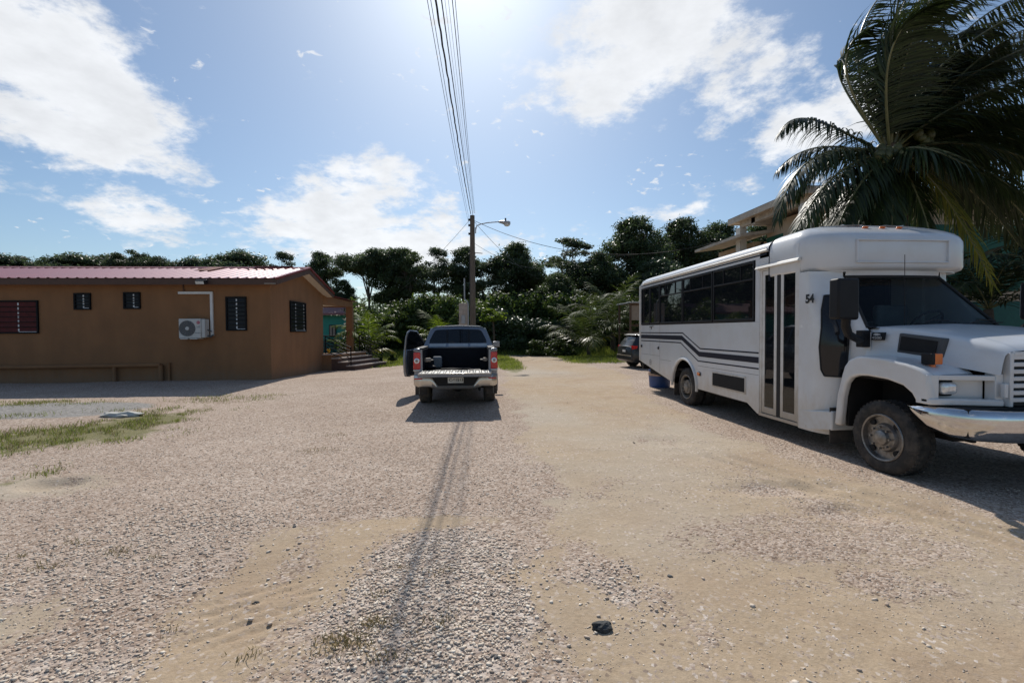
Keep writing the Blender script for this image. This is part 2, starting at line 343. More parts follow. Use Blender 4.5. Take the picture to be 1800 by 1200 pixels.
class MB:
    """mesh collector"""
    def __init__(s): s.v = []; s.f = []
    def add(s, vs, fs):
        k = len(s.v); s.v += [tuple(v) for v in vs]; s.f += [tuple(i+k for i in f) for f in fs]; return s
    def box(s, x0, x1, y0, y1, z0, z1):
        vs = [(x, y, z) for z in (z0, z1) for y in (y0, y1) for x in (x0, x1)]
        return s.add(vs, [(0, 2, 3, 1), (4, 5, 7, 6), (0, 1, 5, 4), (2, 6, 7, 3), (0, 4, 6, 2), (1, 3, 7, 5)])
    def obox(s, c, size, m=None):
        c = Vector(c); h = [v/2 for v in size]; m = m or Matrix.Identity(3)
        vs = [c + m @ Vector((x*h[0], y*h[1], z*h[2])) for z in (-1, 1) for y in (-1, 1) for x in (-1, 1)]
        return s.add(vs, [(0, 2, 3, 1), (4, 5, 7, 6), (0, 1, 5, 4), (2, 6, 7, 3), (0, 4, 6, 2), (1, 3, 7, 5)])
    def prism(s, pts, off):
        off = Vector(off); pts = [Vector(p) for p in pts]; n = len(pts)
        return s.add(pts + [p+off for p in pts], [tuple(range(n))[::-1], tuple(range(n, 2*n))] + [(i, (i+1) % n, n+(i+1) % n, n+i) for i in range(n)])
    def loft(s, secs, closed=False, cap=False):
        n = len(secs[0]); k = len(s.v)
        for sec in secs: s.v += [tuple(p) for p in sec]
        m = n if closed else n-1
        for a in range(len(secs)-1):
            for i in range(m):
                j = (i+1) % n
                s.f.append((k+a*n+i, k+a*n+j, k+(a+1)*n+j, k+(a+1)*n+i))
        if cap:
            s.f.append(tuple(k+i for i in range(n))[::-1]); s.f.append(tuple(k+(len(secs)-1)*n+i for i in range(n)))
        return s
    def tube(s, pts, r, n=8, cap=True):
        pts = [Vector(p) for p in pts]; rs = r if isinstance(r, (list, tuple)) else [r]*len(pts)
        secs = []; prev = None
        for i, p in enumerate(pts):
            t = (pts[min(i+1, len(pts)-1)] - pts[max(i-1, 0)]).normalized()
            if prev is None:
                a = t.orthogonal().normalized()
            else:
                a = (prev - t*prev.dot(t)); a = a.normalized() if a.length > 1e-6 else t.orthogonal().normalized()
            prev = a; b = t.cross(a)
            secs.append([p + (a*math.cos(q) + b*math.sin(q))*rs[i] for q in [2*math.pi*k/n for k in range(n)]])
        return s.loft(secs, True, cap)
    def cyl(s, p0, p1, r0, r1=None, n=24): return s.tube([p0, p1], [r0, r0 if r1 is None else r1], n)
    def lathe(s, prof, o, axis, n=32, closed=False):
        """prof: list of (radius, distance along the axis)"""
        o = Vector(o); t = Vector(axis).normalized(); a = t.orthogonal().normalized(); b = t.cross(a)
        secs = [[o + t*h + (a*math.cos(q) + b*math.sin(q))*r for q in [2*math.pi*k/n for k in range(n)]] for (r, h) in prof]
        return s.loft(secs, True, False)
    def ell(s, c, r, n=12, m=8, rot=None):
        c = Vector(c); rot = rot or Matrix.Identity(3); secs = []
        for i in range(m+1):
            th = math.pi*i/m; rr = max(math.sin(th), 1e-4)
            secs.append([c + rot @ Vector((r[0]*rr*math.cos(q), r[1]*rr*math.sin(q), r[2]*math.cos(th))) for q in [2*math.pi*k/n for k in range(n)]])
        return s.loft(secs, True, False)
    def build(s, name, material, parent=None, bevel=0.0, smooth=35, seg=2, fixn=True):
        if getattr(s, 'mx', None) is not None:
            xc = s.mx; s.mx = None; o = MB(); o.v = [(2*xc-v[0], v[1], v[2]) for v in s.v]; o.f = [f[::-1] for f in s.f]
            o.build(name, material, parent, bevel, smooth, seg, fixn)
        off = origin(parent) if parent is not None else Vector((0, 0, 0))
        me = bpy.data.meshes.new(name)
        me.from_pydata([(v[0]-off.x, v[1]-off.y, v[2]-off.z) for v in s.v], [], s.f)
        if fixn:
            import bmesh
            bm = bmesh.new(); bm.from_mesh(me); bmesh.ops.recalc_face_normals(bm, faces=bm.faces); bm.to_mesh(me); bm.free()
        me.update()
        me.materials.append(MATS[material] if isinstance(material, str) else material)
        if smooth:
            me.polygons.foreach_set('use_smooth', [True]*len(me.polygons)); me.set_sharp_from_angle(angle=math.radians(smooth))
        o = bpy.data.objects.new(name, me); col.objects.link(o)
        if parent is not None: o.parent = parent
        if bevel:
            b = o.modifiers.new('bevel', 'BEVEL'); b.width = bevel; b.segments = seg; b.limit_method = 'ANGLE'; b.angle_limit = math.radians(40)
            b.harden_normals = False
        return o
def fast_mesh(name, verts, faces, material, tint=None, smooth=False, parent=None):
    """verts (n,3) array, faces (m,k) array of equal length polygons, tint per vertex"""
    verts = np.asarray(verts, dtype=np.float32); faces = np.asarray(faces, dtype=np.int32)
    me = bpy.data.meshes.new(name); m, k = faces.shape
    me.vertices.add(len(verts)); me.vertices.foreach_set('co', verts.ravel())
    me.loops.add(m*k); me.loops.foreach_set('vertex_index', faces.ravel())
    me.polygons.add(m); me.polygons.foreach_set('loop_start', np.arange(0, m*k, k, dtype=np.int32))
    me.polygons.foreach_set('loop_total', np.full(m, k, dtype=np.int32))
    if smooth: me.polygons.foreach_set('use_smooth', np.ones(m, dtype=bool))
    me.update(calc_edges=True)
    if tint is not None:
        a = me.attributes.new('tint', 'FLOAT', 'POINT'); a.data.foreach_set('value', np.asarray(tint, dtype=np.float32))
    me.materials.append(MATS[material] if isinstance(material, str) else material)
    o = bpy.data.objects.new(name, me); col.objects.link(o)
    if parent is not None: o.parent = parent
    return o
def text_mesh(txt, name, material, parent, loc, rot, size, thick=0.002, squeeze=1.0, bold=0.0):
    cu = bpy.data.curves.new(name, 'FONT'); cu.body = txt; cu.size = size; cu.extrude = thick; cu.align_x = 'CENTER'; cu.align_y = 'CENTER'
    cu.offset = bold
    t = bpy.data.objects.new(name, cu); col.objects.link(t)
    bpy.context.view_layer.update()
    me = bpy.data.meshes.new_from_object(t); bpy.data.objects.remove(t)
    me.transform(Matrix.Diagonal((squeeze, 1, 1, 1)))
    me.transform(rot.to_4x4()); me.transform(Matrix.Translation(Vector(loc) - origin(parent)))
    me.materials.clear(); me.materials.append(MATS[material])
    o = bpy.data.objects.new(name, me); col.objects.link(o); o.parent = parent; return o
def copy_tree(src, loc=None, parent=None, label=None, scale=None, rz=None, group=None):
    c = src.copy(); col.objects.link(c); c.parent = parent
    if loc is not None: c.location = loc
    if scale is not None: c.scale = scale
    if rz is not None: c.rotation_euler = (0, 0, rz)
    if label: c['label'] = label
    if group: c['group'] = group
    for ch in list(src.children): copy_tree(ch, parent=c)
    return c
def wheel(parent, cx, cy, cz, side, R, W, rimR, tyre='tyre', rim='rim_steel', lugs=8, dish=0.0, name='wheel'):
    """side -1: outer face towards -X. cx is the outer face"""
    s = side
    m = MB(); w = W
    prof = [(rimR, 0.012), (rimR+0.02, 0.0), (R*0.86, -0.004), (R*0.95, 0.01), (R*0.99, 0.03), (R, 0.05), (R, w-0.05), (R*0.985, w-0.02), (R*0.9, w), (rimR, w), (rimR, 0.012)]
    m.lathe(prof, (cx, cy, cz), (-s, 0, 0), 48)
    o = m.build(name, tyre, parent, smooth=50)
    r = MB()
    r.lathe([(rimR+0.004, 0.004), (rimR-0.004, -0.006), (rimR-0.02, 0.0), (rimR-0.03, 0.05+dish), (rimR*0.62, 0.055+dish*0.6), (rimR*0.55, 0.02), (rimR*0.34, 0.015), (rimR*0.30, -0.015), (rimR*0.2, -0.03), (0.001, -0.032)], (cx, cy, cz), (-s, 0, 0), 40)
    for k in range(lugs):
        q = 2*math.pi*k/lugs; rr = rimR*0.46
        r.cyl((cx, cy+rr*math.cos(q), cz+rr*math.sin(q)), (cx+s*0.03, cy+rr*math.cos(q), cz+rr*math.sin(q)), 0.014, 0.012, 6)
    r.build('rim', rim, o, smooth=35)
    for k in range(max(4, lugs//2)):
        h = MB(); q = 2*math.pi*(k+0.5)/max(4, lugs//2); rr = rimR*0.80
        h.cyl((cx-s*0.03, cy+rr*math.cos(q), cz+rr*math.sin(q)), (cx-s*(0.049+dish*.8), cy+rr*math.cos(q), cz+rr*math.sin(q)), rimR*0.13, rimR*0.13, 12)
        h.build('hand_hole', 'underbody', o)
    # tread grooves
    g = MB()
    for k in range(44):
        q = 2*math.pi*k/44
        for (a, b) in ((0.03, w*0.35), (w*0.65, w-0.03)):
            c = Vector((cx-s*(a+b)/2, cy+(R+0.002)*math.cos(q), cz+(R+0.002)*math.sin(q)))
            g.obox(c, (b-a, 0.012, R*0.09), Matrix.Rotation(q, 3, 'X'))
    g.build('tread', tyre, o, smooth=0)
    return o

# ------------------------------------------------------------------ ground
def _hash(ix, iy, s):
    h = (ix.astype(np.int64)*374761393 + iy.astype(np.int64)*668265263 + s*1274126177) & 0xffffffff
    h = ((h ^ (h >> 13))*1274126177) & 0xffffffff
    return ((h ^ (h >> 16)) & 0xffff)/65535.0
def vnoise(x, y, f, s=0):
    x = np.asarray(x)*f; y = np.asarray(y)*f; ix = np.floor(x); iy = np.floor(y); fx = x-ix; fy = y-iy
    fx = fx*fx*(3-2*fx); fy = fy*fy*(3-2*fy)
    a = _hash(ix, iy, s); b = _hash(ix+1, iy, s); c = _hash(ix, iy+1, s); d = _hash(ix+1, iy+1, s)
    return (a*(1-fx)+b*fx)*(1-fy) + (c*(1-fx)+d*fx)*fy
def fbm(x, y, f, o=4, s=0):
    r = 0; a = 0.5
    for i in range(o): r = r + a*vnoise(x, y, f*2**i, s+i*7); a *= 0.5
    return r/(1-0.5**o)
def sm(t): t = np.clip(t, 0, 1); return t*t*(3-2*t)
def ellm(x, y, px, py, rx, ry, soft=0.5):
    c = atG(px, py); r = abs(atG(px+rx, py).x - c.x); a = atG(px, py-ry).y; b = atG(px, py+ry).y
    cy = (a+b)/2; h = abs(a-b)/2
    q = np.sqrt(((x-c.x)/r)**2 + ((y-cy)/h)**2)
    return sm((1+soft-q)/(2*soft))
def curve_x(y, pts):
    g = sorted([(atG(*p).y, atG(*p).x) for p in pts]); return np.interp(y, [a for a, b in g], [b for a, b in g])
def masks(x, y):
    xb = curve_x(y, [(895, 632), (885, 645), (905, 700), (925, 780), (962, 850), (985, 900), (1005, 960), (975, 1010), (960, 1100), (975, 1200)])
    wob = (fbm(x, y, 1.3, 4, 3)-0.5)
    dirt = sm((x-xb+wob*0.9+(fbm(x, y, 4.5, 3, 53)-.5)*.5)/0.45+0.5)
    # dirt far from the road turns to grass verge
    xr = curve_x(y, [(1100, 660), (1120, 692), (1240, 752), (1400, 806), (1560, 858), (1800, 950), (1980, 1100)])
    gr = sm((x-xr+wob*0.9)/0.5+0.5)
    gravel = np.maximum(1-dirt, gr*0.85)
    mixr = sm((x-xb-0.35)/0.8)*sm((6.5-y)/2.0)*sm((fbm(x, y, 0.9, 3, 11)-0.30)/0.30)*0.66
    gravel = np.maximum(gravel, mixr)
    for (a, b, c, d, k) in ((1160, 775, 45, 9, .7), (1380, 860, 95, 12, .8), (1490, 905, 60, 14, .8), (1180, 680, 60, 8, .5), (1060, 860, 60, 25, .5), (990, 660, 60, 6, .4), (1110, 735, 60, 20, .4), (1075, 1060, 95, 80, .95), (1030, 1000, 40, 50, .8), (1180, 1130, 110, 40, .7), (1300, 960, 120, 40, .7), (1560, 1020, 160, 50, .7), (1420, 1120, 120, 50, .6)):
        gravel = np.maximum(gravel, ellm(x, y, a, b, c, d, .9)*k*sm((fbm(x, y, 2.2, 3, 13)-.28)/.3)*1.1)
    for (a, b, c, d) in ((455, 1065, 130, 75), (560, 955, 120, 28), (440, 1175, 190, 45), (20, 1100, 90, 45), (60, 858, 120, 20), (600, 1010, 40, 40), (720, 925, 160, 14)):
        gravel = gravel*(1-ellm(x, y, a, b, c, d, .7)*np.clip(.15+1.9*(fbm(x, y, 3.1, 4, 17)-.08), 0, 1))
    bd = x-curve_x(y, [(1235, 790), (1480, 875), (1650, 925), (1800, 985)])-.25
    gravel = gravel*(1-.9*np.exp(-(bd/.42)**2)*sm((8-y)/2))
    # faint wheel tracks through the gravel
    trk = np.exp(-((x-curve_x(y, [(640, 690), (560, 800), (450, 1000), (300, 1200)]))/0.16)**2)*0.18
    gravel = np.clip(gravel-trk, 0, 1)
    coarse = ellm(x, y, 760, 1090, 210, 150, .35); coarse = np.maximum(coarse, ellm(x, y, 180, 1030, 230, 120, .7)*0.45)
    coarse = np.maximum(coarse, ellm(x, y, 130, 1190, 160, 60, .5)*.6); coarse = np.maximum(coarse, ellm(x, y, 1075, 1060, 70, 60, .8)*.75)
    grass = np.zeros_like(x)
    for (a, b, c, d, k) in ((120, 768, 150, 20, .95), (235, 745, 80, 18, .9), (0, 790, 90, 16, .8), (30, 845, 50, 22, .6), (40, 712, 130, 6, .4), (300, 722, 100, 6, .45), (400, 700, 90, 6, .3), (0, 742, 60, 10, .3)):
        grass = np.maximum(grass, ellm(x, y, a, b, c, d, .5)*k)
    # verge at the far end of the lane
    far = sm((y-atG(1000, 640).y)/1.5)*sm((x-curve_x(y, [(1010, 640), (985, 628), (900, 618)]))/0.8+0.5)
    left = ellm(x, y, 893, 640, 24, 16, .3)
    left2 = sm((y-atG(700, 640).y+0.5)/1.2)*sm((atG(880, 640).x-x)/1.0+.5)*sm((x-atG(640, 640).x)/1.5+.5)
    beyond = sm((y-29.5)/2.0)
    grass = np.maximum.reduce([grass, far*.95, left*.95, left2*.9, beyond])
    concrete = ellm(x, y, 50, 726, 190, 17, .25)*(1-0.8*grass)
    return gravel, coarse, grass, concrete
def gh(x, y):
    x = np.asarray(x, dtype=float); y = np.asarray(y, dtype=float)
    h = (fbm(x, y, 0.35, 3, 5)-0.5)*0.07*sm(y/5+.3)*sm((40-y)/10) + (fbm(x, y, 2.2, 3, 9)-0.5)*0.022*sm((14-y)/6)
    h = h - 0.17*sm((y-15.5)/5.5)*sm((-x-2.2)/3)
    for (a, b, c, d, k) in ((1160, 775, 45, 9, .03), (1380, 860, 95, 12, .04), (1490, 905, 60, 14, .035), (95, 852, 40, 9, .07), (455, 1065, 130, 75, .02)):
        h = h - k*ellm(x, y, a, b, c, d, .6)
    h = h + 0.05*ellm(x, y, 60, 728, 180, 20, .5) + 0.025*ellm(x, y, 760, 1080, 210, 150, .8)
    # tyre ruts in the dirt on the right
    for off in (0.0, 0.45):
        d = x-curve_x(y, [(1230, 800), (1480, 875), (1650, 925), (1800, 965)])-off*0.6
        h = h - 0.030*np.exp(-(d/0.09)**2) + 0.012*np.exp(-((d-.14)/0.07)**2)*sm((7-y)/1.5)*sm((y-3)/.5)
    for off in (0.0, 0.07, 0.14):
        d = x-curve_x(y, [(1010, 950), (1060, 1010), (1130, 1090)])-off
        h = h - 0.010*np.exp(-(d/0.025)**2)*sm((3.9-y)/.5)*sm((y-2.5)/.3)
    # tyre cleats pressed into the bare patch at lower left
    m = ellm(x, y, 440, 1080, 110, 60, .4)
    h = h - 0.013*m*sm((np.sin((y*0.9-x*0.55)*2*math.pi/0.115 + 2.5*fbm(x, y, 6, 2, 40))-0.35)/.5)*sm((fbm(x, y, 7, 2, 31)-.38)/.12)
    return h
def build_ground():
    nx, ny = 460, 520
    s = np.linspace(-1, 1, nx); xs = 9.5*s + 16*s**5*np.abs(s) + 600*s**15
    t = np.linspace(0, 1, ny); ys = 1.2 + 6*t + 12*t**2.5 + 14*t**5 + 800*t**22
    ys = np.concatenate([[-300, -60, -15, -5, -1.5, 0.2], ys]); ny = len(ys)
    X, Y = np.meshgrid(xs, ys); x = X.ravel(); y = Y.ravel()
    z = gh(x, y)
    i = np.arange(nx*ny).reshape(ny, nx)
    f = np.stack([i[:-1, :-1].ravel(), i[:-1, 1:].ravel(), i[1:, 1:].ravel(), i[1:, :-1].ravel()], 1)
    g, c, gr, cn = masks(x, y)
    o = fast_mesh('ground', np.stack([x, y, z], 1), f, ground_mat(), None, True)
    for nme, v in (('gravel', g), ('coarse', c), ('grass', gr), ('concrete', cn)):
        a = o.data.attributes.new(nme, 'FLOAT', 'POINT'); a.data.foreach_set('value', v.astype(np.float32))
    tag(o, 'pale gravel and tan dirt yard running up the lane between house and bus', 'ground', kind='structure')
    return o
def ground_mat():
    m, nt, N, L, P = _nodes('yard_ground')
    def attr(n):
        a = N.new('ShaderNodeAttribute'); a.attribute_name = n; return a.outputs['Fac']
    tc = N.new('ShaderNodeTexCoord'); V = tc.outputs['Object']
    def noise(sc, det=6, ro=.6):
        n = N.new('ShaderNodeTexNoise'); n.inputs['Scale'].default_value = sc; n.inputs['Detail'].default_value = det; n.inputs['Roughness'].default_value = ro
        L.new(V, n.inputs['Vector']); return n.outputs['Fac']
    def M(op, a, b, clamp=False):
        n = N.new('ShaderNodeMath'); n.operation = op; n.use_clamp = clamp
        for i, v in enumerate((a, b)):
            if isinstance(v, (int, float)): n.inputs[i].default_value = v
            else: L.new(v, n.inputs[i])
        return n.outputs[0]
    def ramp(f, pts):
        r = N.new('ShaderNodeValToRGB'); L.new(f, r.inputs[0]); e = r.color_ramp.elements
        while len(e) < len(pts): e.new(0.5)
        for k, (p, c) in enumerate(pts): e[k].position = p; e[k].color = (*c, 1)
        return r.outputs[0]
    def mix(f, a, b):
        x = N.new('ShaderNodeMix'); x.data_type = 'RGBA'; L.new(f, x.inputs[0]) if not isinstance(f, float) else setattr(x.inputs[0], 'default_value', f)
        L.new(a, x.inputs[6]); L.new(b, x.inputs[7]); return x.outputs[2]
    def step(f, a, b):
        r = N.new('ShaderNodeMapRange'); r.interpolation_type = 'SMOOTHSTEP'; r.inputs['From Min'].default_value = a; r.inputs['From Max'].default_value = b
        L.new(f, r.inputs['Value']); return r.outputs[0]
    def vor(sc):
        v = N.new('ShaderNodeTexVoronoi'); v.inputs['Scale'].default_value = sc; L.new(V, v.inputs['Vector'])
        s = N.new('ShaderNodeSeparateColor'); L.new(v.outputs['Color'], s.inputs[0])
        return v.outputs['Distance'], s.outputs[0], s.outputs[1]
    d1, c1, c1b = vor(52); d2, c2, c2b = vor(27)
    n_lo = noise(0.5, 4); n_mid = noise(3.0, 8, .65); n_hi = noise(40, 8, .7); n_xl = noise(0.16, 3)
    grav1 = ramp(c1, [(0.0, (.23, .175, .135)), (.25, (.40, .32, .26)), (.6, (.51, .43, .36)), (1.0, (.67, .60, .53))])
    grav2 = ramp(c2, [(0.0, (.30, .25, .21)), (.3, (.46, .39, .34)), (.7, (.58, .51, .45)), (1.0, (.72, .67, .61))])
    grav = mix(step(M('ADD', attr('coarse'), M('MULTIPLY', M('SUBTRACT', n_mid, .5), .9)), .3, .7), grav1, grav2)
    tone = ramp(n_lo, [(.3, (.76, .69, .64)), (.7, (1.0, .97, .94))])
    gm = N.new('ShaderNodeMix'); gm.data_type = 'RGBA'; gm.blend_type = 'MULTIPLY'; gm.inputs[0].default_value = .8; L.new(grav, gm.inputs[6]); L.new(tone, gm.inputs[7]); grav = gm.outputs[2]
    dirt = mix(n_mid, ramp(n_hi, [(.25, (.30, .215, .135)), (.75, (.45, .345, .235))]), ramp(n_hi, [(.25, (.45, .36, .25)), (.75, (.57, .47, .345))]))
    ruddy = ramp(n_hi, [(.25, (.33, .235, .155)), (.75, (.44, .335, .24))]); dirt = mix(M('MULTIPLY', step(noise(.85, 5, .6), .48, .66), .6), dirt, ruddy)
    dirt = mix(step(n_xl, .42, .62), dirt, ramp(n_hi, [(.2, (.38, .325, .255)), (.8, (.54, .48, .39))]))
    peb = step(c1b, .80, .84); dirt = mix(M('MULTIPLY', peb, step(M('ADD', n_mid, M('MULTIPLY', n_lo, .4)), .55, .8)), dirt, grav1)
    gf = step(M('ADD', attr('gravel'), M('MULTIPLY', M('SUBTRACT', M('ADD', n_mid, M('MULTIPLY', M('SUBTRACT', c1b, .5), .35)), .5), 1.3)), .28, .66)
    base = mix(gf, dirt, grav)
    conc = ramp(noise(16, 12, .8), [(.35, (.15, .145, .135)), (.5, (.29, .28, .265)), (.7, (.50, .49, .46))])
    base = mix(step(M('ADD', attr('concrete'), M('MULTIPLY', M('SUBTRACT', n_mid, .5), .8)), .4, .7), base, conc)
    grs = ramp(n_hi, [(.3, (.10, .11, .035)), (.7, (.24, .225, .095))])
    base = mix(M('MULTIPLY', step(M('ADD', attr('grass'), M('MULTIPLY', M('SUBTRACT', n_mid, .5), 1.3)), .45, .85), .85), base, grs)
    sc_ = N.new('ShaderNodeMix'); sc_.data_type = 'RGBA'; sc_.blend_type = 'MULTIPLY'; sc_.inputs[0].default_value = 1; sc_.inputs[7].default_value = (.935, .91, .895, 1); L.new(base, sc_.inputs[6]); base = sc_.outputs[2]
    L.new(base, P.inputs['Base Color']); P.inputs['Roughness'].default_value = .95; P.inputs['Specular IOR Level'].default_value = .15
    inv1 = M('SUBTRACT', 1, M('MULTIPLY', d1, 1.4)); inv2 = M('SUBTRACT', 1, M('MULTIPLY', d2, 1.4))
    hg = M('ADD', M('MULTIPLY', inv1, .006), M('MULTIPLY', M('MULTIPLY', inv2, attr('coarse')), .01))
    hd = M('ADD', M('MULTIPLY', n_hi, .006), M('MULTIPLY', n_mid, .03))
    h = M('ADD', M('MULTIPLY', hg, gf), hd)
    b = N.new('ShaderNodeBump'); b.inputs['Strength'].default_value = .8; b.inputs['Distance'].default_value = 1.0
    L.new(h, b.inputs['Height']); L.new(b.outputs[0], P.inputs['Normal'])
    return m
def stone_mat():
    m, nt, N, L, P = _nodes('limestone_chips')
    at = N.new('ShaderNodeAttribute'); at.attribute_name = 'tint'
    r = N.new('ShaderNodeValToRGB'); L.new(at.outputs['Fac'], r.inputs[0]); e = r.color_ramp.elements
    cols = [(0, (.14, .135, .13)), (.05, (.26, .21, .17)), (.25, (.43, .33, .255)), (.6, (.57, .47, .375)), (1, (.74, .655, .55))]
    while len(e) < len(cols): e.new(.5)
    for k, (p, c) in enumerate(cols): e[k].position = p; e[k].color = (*c, 1)
    L.new(r.outputs[0], P.inputs['Base Color']); P.inputs['Roughness'].default_value = .9; P.inputs['Specular IOR Level'].default_value = .2
    return m
def scatter_stones():
    rng = np.random.default_rng(5)
    import bmesh
    bm = bmesh.new(); bmesh.ops.create_icosphere(bm, subdivisions=1, radius=1.0)
    bv = np.array([v.co[:] for v in bm.verts]); bf = np.array([[v.index for v in f.verts] for f in bm.faces]); bm.free()
    variants = [bv*rng.uniform(.62, 1.2, (12, 1)) for _ in range(14)]
    for q_ in variants: q_[:, 2] = np.clip(q_[:, 2], -.45, .42+.05*rng.random(12))*1.7
    P_, S_ = [], []
    # general chips, density falls with distance
    n = 190000
    y = 1.4 + 8.5*rng.random(n)**1.6; x = (rng.random(n)*2-1)*(y*1.25+0.6)
    g, c, gr, cn = masks(x, y)
    cl = fbm(x, y, 4, 3, 70)
    keep = rng.random(n) < np.clip(g*(.32+.5*c)+.05*(cl > .45)+.08*(cl > .55), 0, 1)*(1-.7*gr)*(1-cn)*np.clip(4.2/y, 0, 1)
    x, y, c, g = x[keep], y[keep], c[keep], g[keep]
    s = (0.0032+0.0050*rng.random(len(x))**1.7)*(1+1.0*c*rng.random(len(x)))*(1+.35*(y > 4))*(.72+.28*g)
    P_.append((x, y)); S_.append(s)
    # the heap of larger white chips
    n = 30000
    y2 = 1.7+3.0*rng.random(n); x2 = -3.8+5.0*rng.random(n); g2, c2, _, _ = masks(x2, y2)
    k = rng.random(n) < c2*np.clip(g2+.1, 0, 1)*.75; x2, y2 = x2[k], y2[k]
    P_.append((x2, y2)); S_.append(0.006+0.0095*rng.random(len(x2))**1.6)
    # odd bigger stones on the dirt
    n = 600; y3 = 1.8+12*rng.random(n)**1.4; x3 = (rng.random(n)*2-1)*(y3*1.15)
    P_.append((x3, y3)); S_.append(0.006+0.014*rng.random(n)**3)
    x = np.concatenate([p[0] for p in P_]); y = np.concatenate([p[1] for p in P_]); s = np.concatenate(S_)
    ok = ~((x > 4.6) & (x < 7.1) & (y > 4.2)) ; x, y, s = x[ok], y[ok], s[ok]
    n = len(x); z = gh(x, y)+s*.22
    vi = rng.integers(0, len(variants), n); base = np.stack(variants)[vi]            # n,12,3
    sc = np.stack([s*rng.uniform(.8, 1.45, n), s*rng.uniform(.6, 1.1, n), s*rng.uniform(.24, .52, n)], 1)
    q = base*sc[:, None, :]
    a = rng.random(n)*2*np.pi; ca, sa = np.cos(a)[:, None], np.sin(a)[:, None]
    ti = rng.normal(0, .2, n); ct, st = np.cos(ti)[:, None], np.sin(ti)[:, None]
    X, Y, Z = q[..., 0], q[..., 1], q[..., 2]
    Y, Z = Y*ct-Z*st, Y*st+Z*ct
    X, Y = X*ca-Y*sa, X*sa+Y*ca
    v = np.stack([X+x[:, None], Y+y[:, None], Z+z[:, None]], -1).reshape(-1, 3)
    f = (bf[None]+(np.arange(n)*12)[:, None, None]).reshape(-1, 3)
    t = np.clip(rng.normal(.62, .22, n), 0, 1); t[rng.random(n) < .025] = 0.0
    o = fast_mesh('gravel_chips', v, f, stone_mat(), np.repeat(t, 12))
    tag(o, 'loose pale limestone chips strewn over the yard', 'gravel', kind='stuff')
    print('stones', n)
def blades(name, x, y, h, w, material, label, lean=.35, seed=1):
    rng = np.random.default_rng(seed); n = len(x); z = gh(x, y)-.005
    a = rng.random(n)*2*np.pi; dx, dy = np.cos(a)*w, np.sin(a)*w
    lx, ly = rng.normal(0, lean, n)*h, rng.normal(0, lean, n)*h
    p0 = np.stack([x-dx, y-dy, z], 1); p1 = np.stack([x+dx, y+dy, z], 1)
    p2 = np.stack([x+dx*.6+lx*.45, y+dy*.6+ly*.45, z+h*.6], 1); p3 = np.stack([x-dx*.6+lx*.45, y-dy*.6+ly*.45, z+h*.6], 1)
    p4 = np.stack([x+lx*1.1, y+ly*1.1, z+h], 1)
    v = np.stack([p0, p1, p2, p3, p4, p4+1e-4], 1).reshape(-1, 3); b = np.arange(n)[:, None]*6
    f = np.concatenate([b+np.array([[0, 1, 2, 3]]), b+np.array([[3, 2, 4, 5]])]).reshape(-1, 4)
    o = fast_mesh(name, v, f, material, np.repeat(rng.random(n), 6)); tag(o, label, 'grass', kind='stuff'); return o
def grass_all():
    rng = np.random.default_rng(9)
    n = 130000; y = 5.5+9*rng.random(n); x = -14+10*rng.random(n); _, _, g, _ = masks(x, y); cl = fbm(x, y, 2.6, 3, 21)
    k = rng.random(n) < g*sm((cl-.38)/.18)*1.2; x, y = x[k], y[k]; m = rng.random(len(x)) < .42
    blades('short_grass', x[~m], y[~m], .035+.05*rng.random((~m).sum()), .004+0*x[~m], 'grass_blade', 'patch of short green grass beside the grey rubble', seed=2)
    blades('dry_grass', x[m], y[m], .03+.05*rng.random(m.sum()), .004+0*x[m], 'grass_dry', 'dry yellowed grass among the gravel on the left', seed=3)
    # small tufts in the open gravel
    xs, ys = [], []
    for (px, py, nn, r) in ((85, 1000, 60, .05), (210, 975, 90, .07), (265, 985, 30, .03), (605, 1138, 320, .06), (660, 1105, 160, .045), (775, 1105, 60, .05), (670, 1055, 50, .04), (780, 1018, 40, .04), (570, 792, 80, .1), (590, 765, 70, .1), (545, 795, 50, .07), (430, 1155, 40, .04), (1190, 690, 0, .1), (700, 1010, 30, .04), (690, 1160, 40, .05), (140, 955, 30, .04), (300, 1110, 20, .03), (400, 705, 120, .25), (640, 1165, 40, .05), (35, 980, 30, .03)):
        c = atG(px, py); xs.append(c.x+rng.normal(0, r*1.3, nn)); ys.append(c.y+rng.normal(0, r*.8, nn))
    x = np.concatenate(xs); y = np.concatenate(ys)
    blades('gravel_weeds', x, y, .012+.035*rng.random(len(x)), .0030+0*x, 'grass_dry', 'small olive weeds sprouting through the gravel', .6, seed=4)
    n = 90000; y = 19+14*rng.random(n); x = -8+26*rng.random(n); _, _, g, _ = masks(x, y)
    k = rng.random(n) < g*.9; x, y = x[k], y[k]; hh = .05+.10*rng.random(len(x))+.55*sm((y-28.5)/3)*rng.random(len(x))
    blades('verge_grass', x, y, hh, .010+.006*rng.random(len(x)), 'grass_blade', 'bright green grass verge in front of the thicket', seed=5)
build_ground()
scatter_stones()
grass_all()
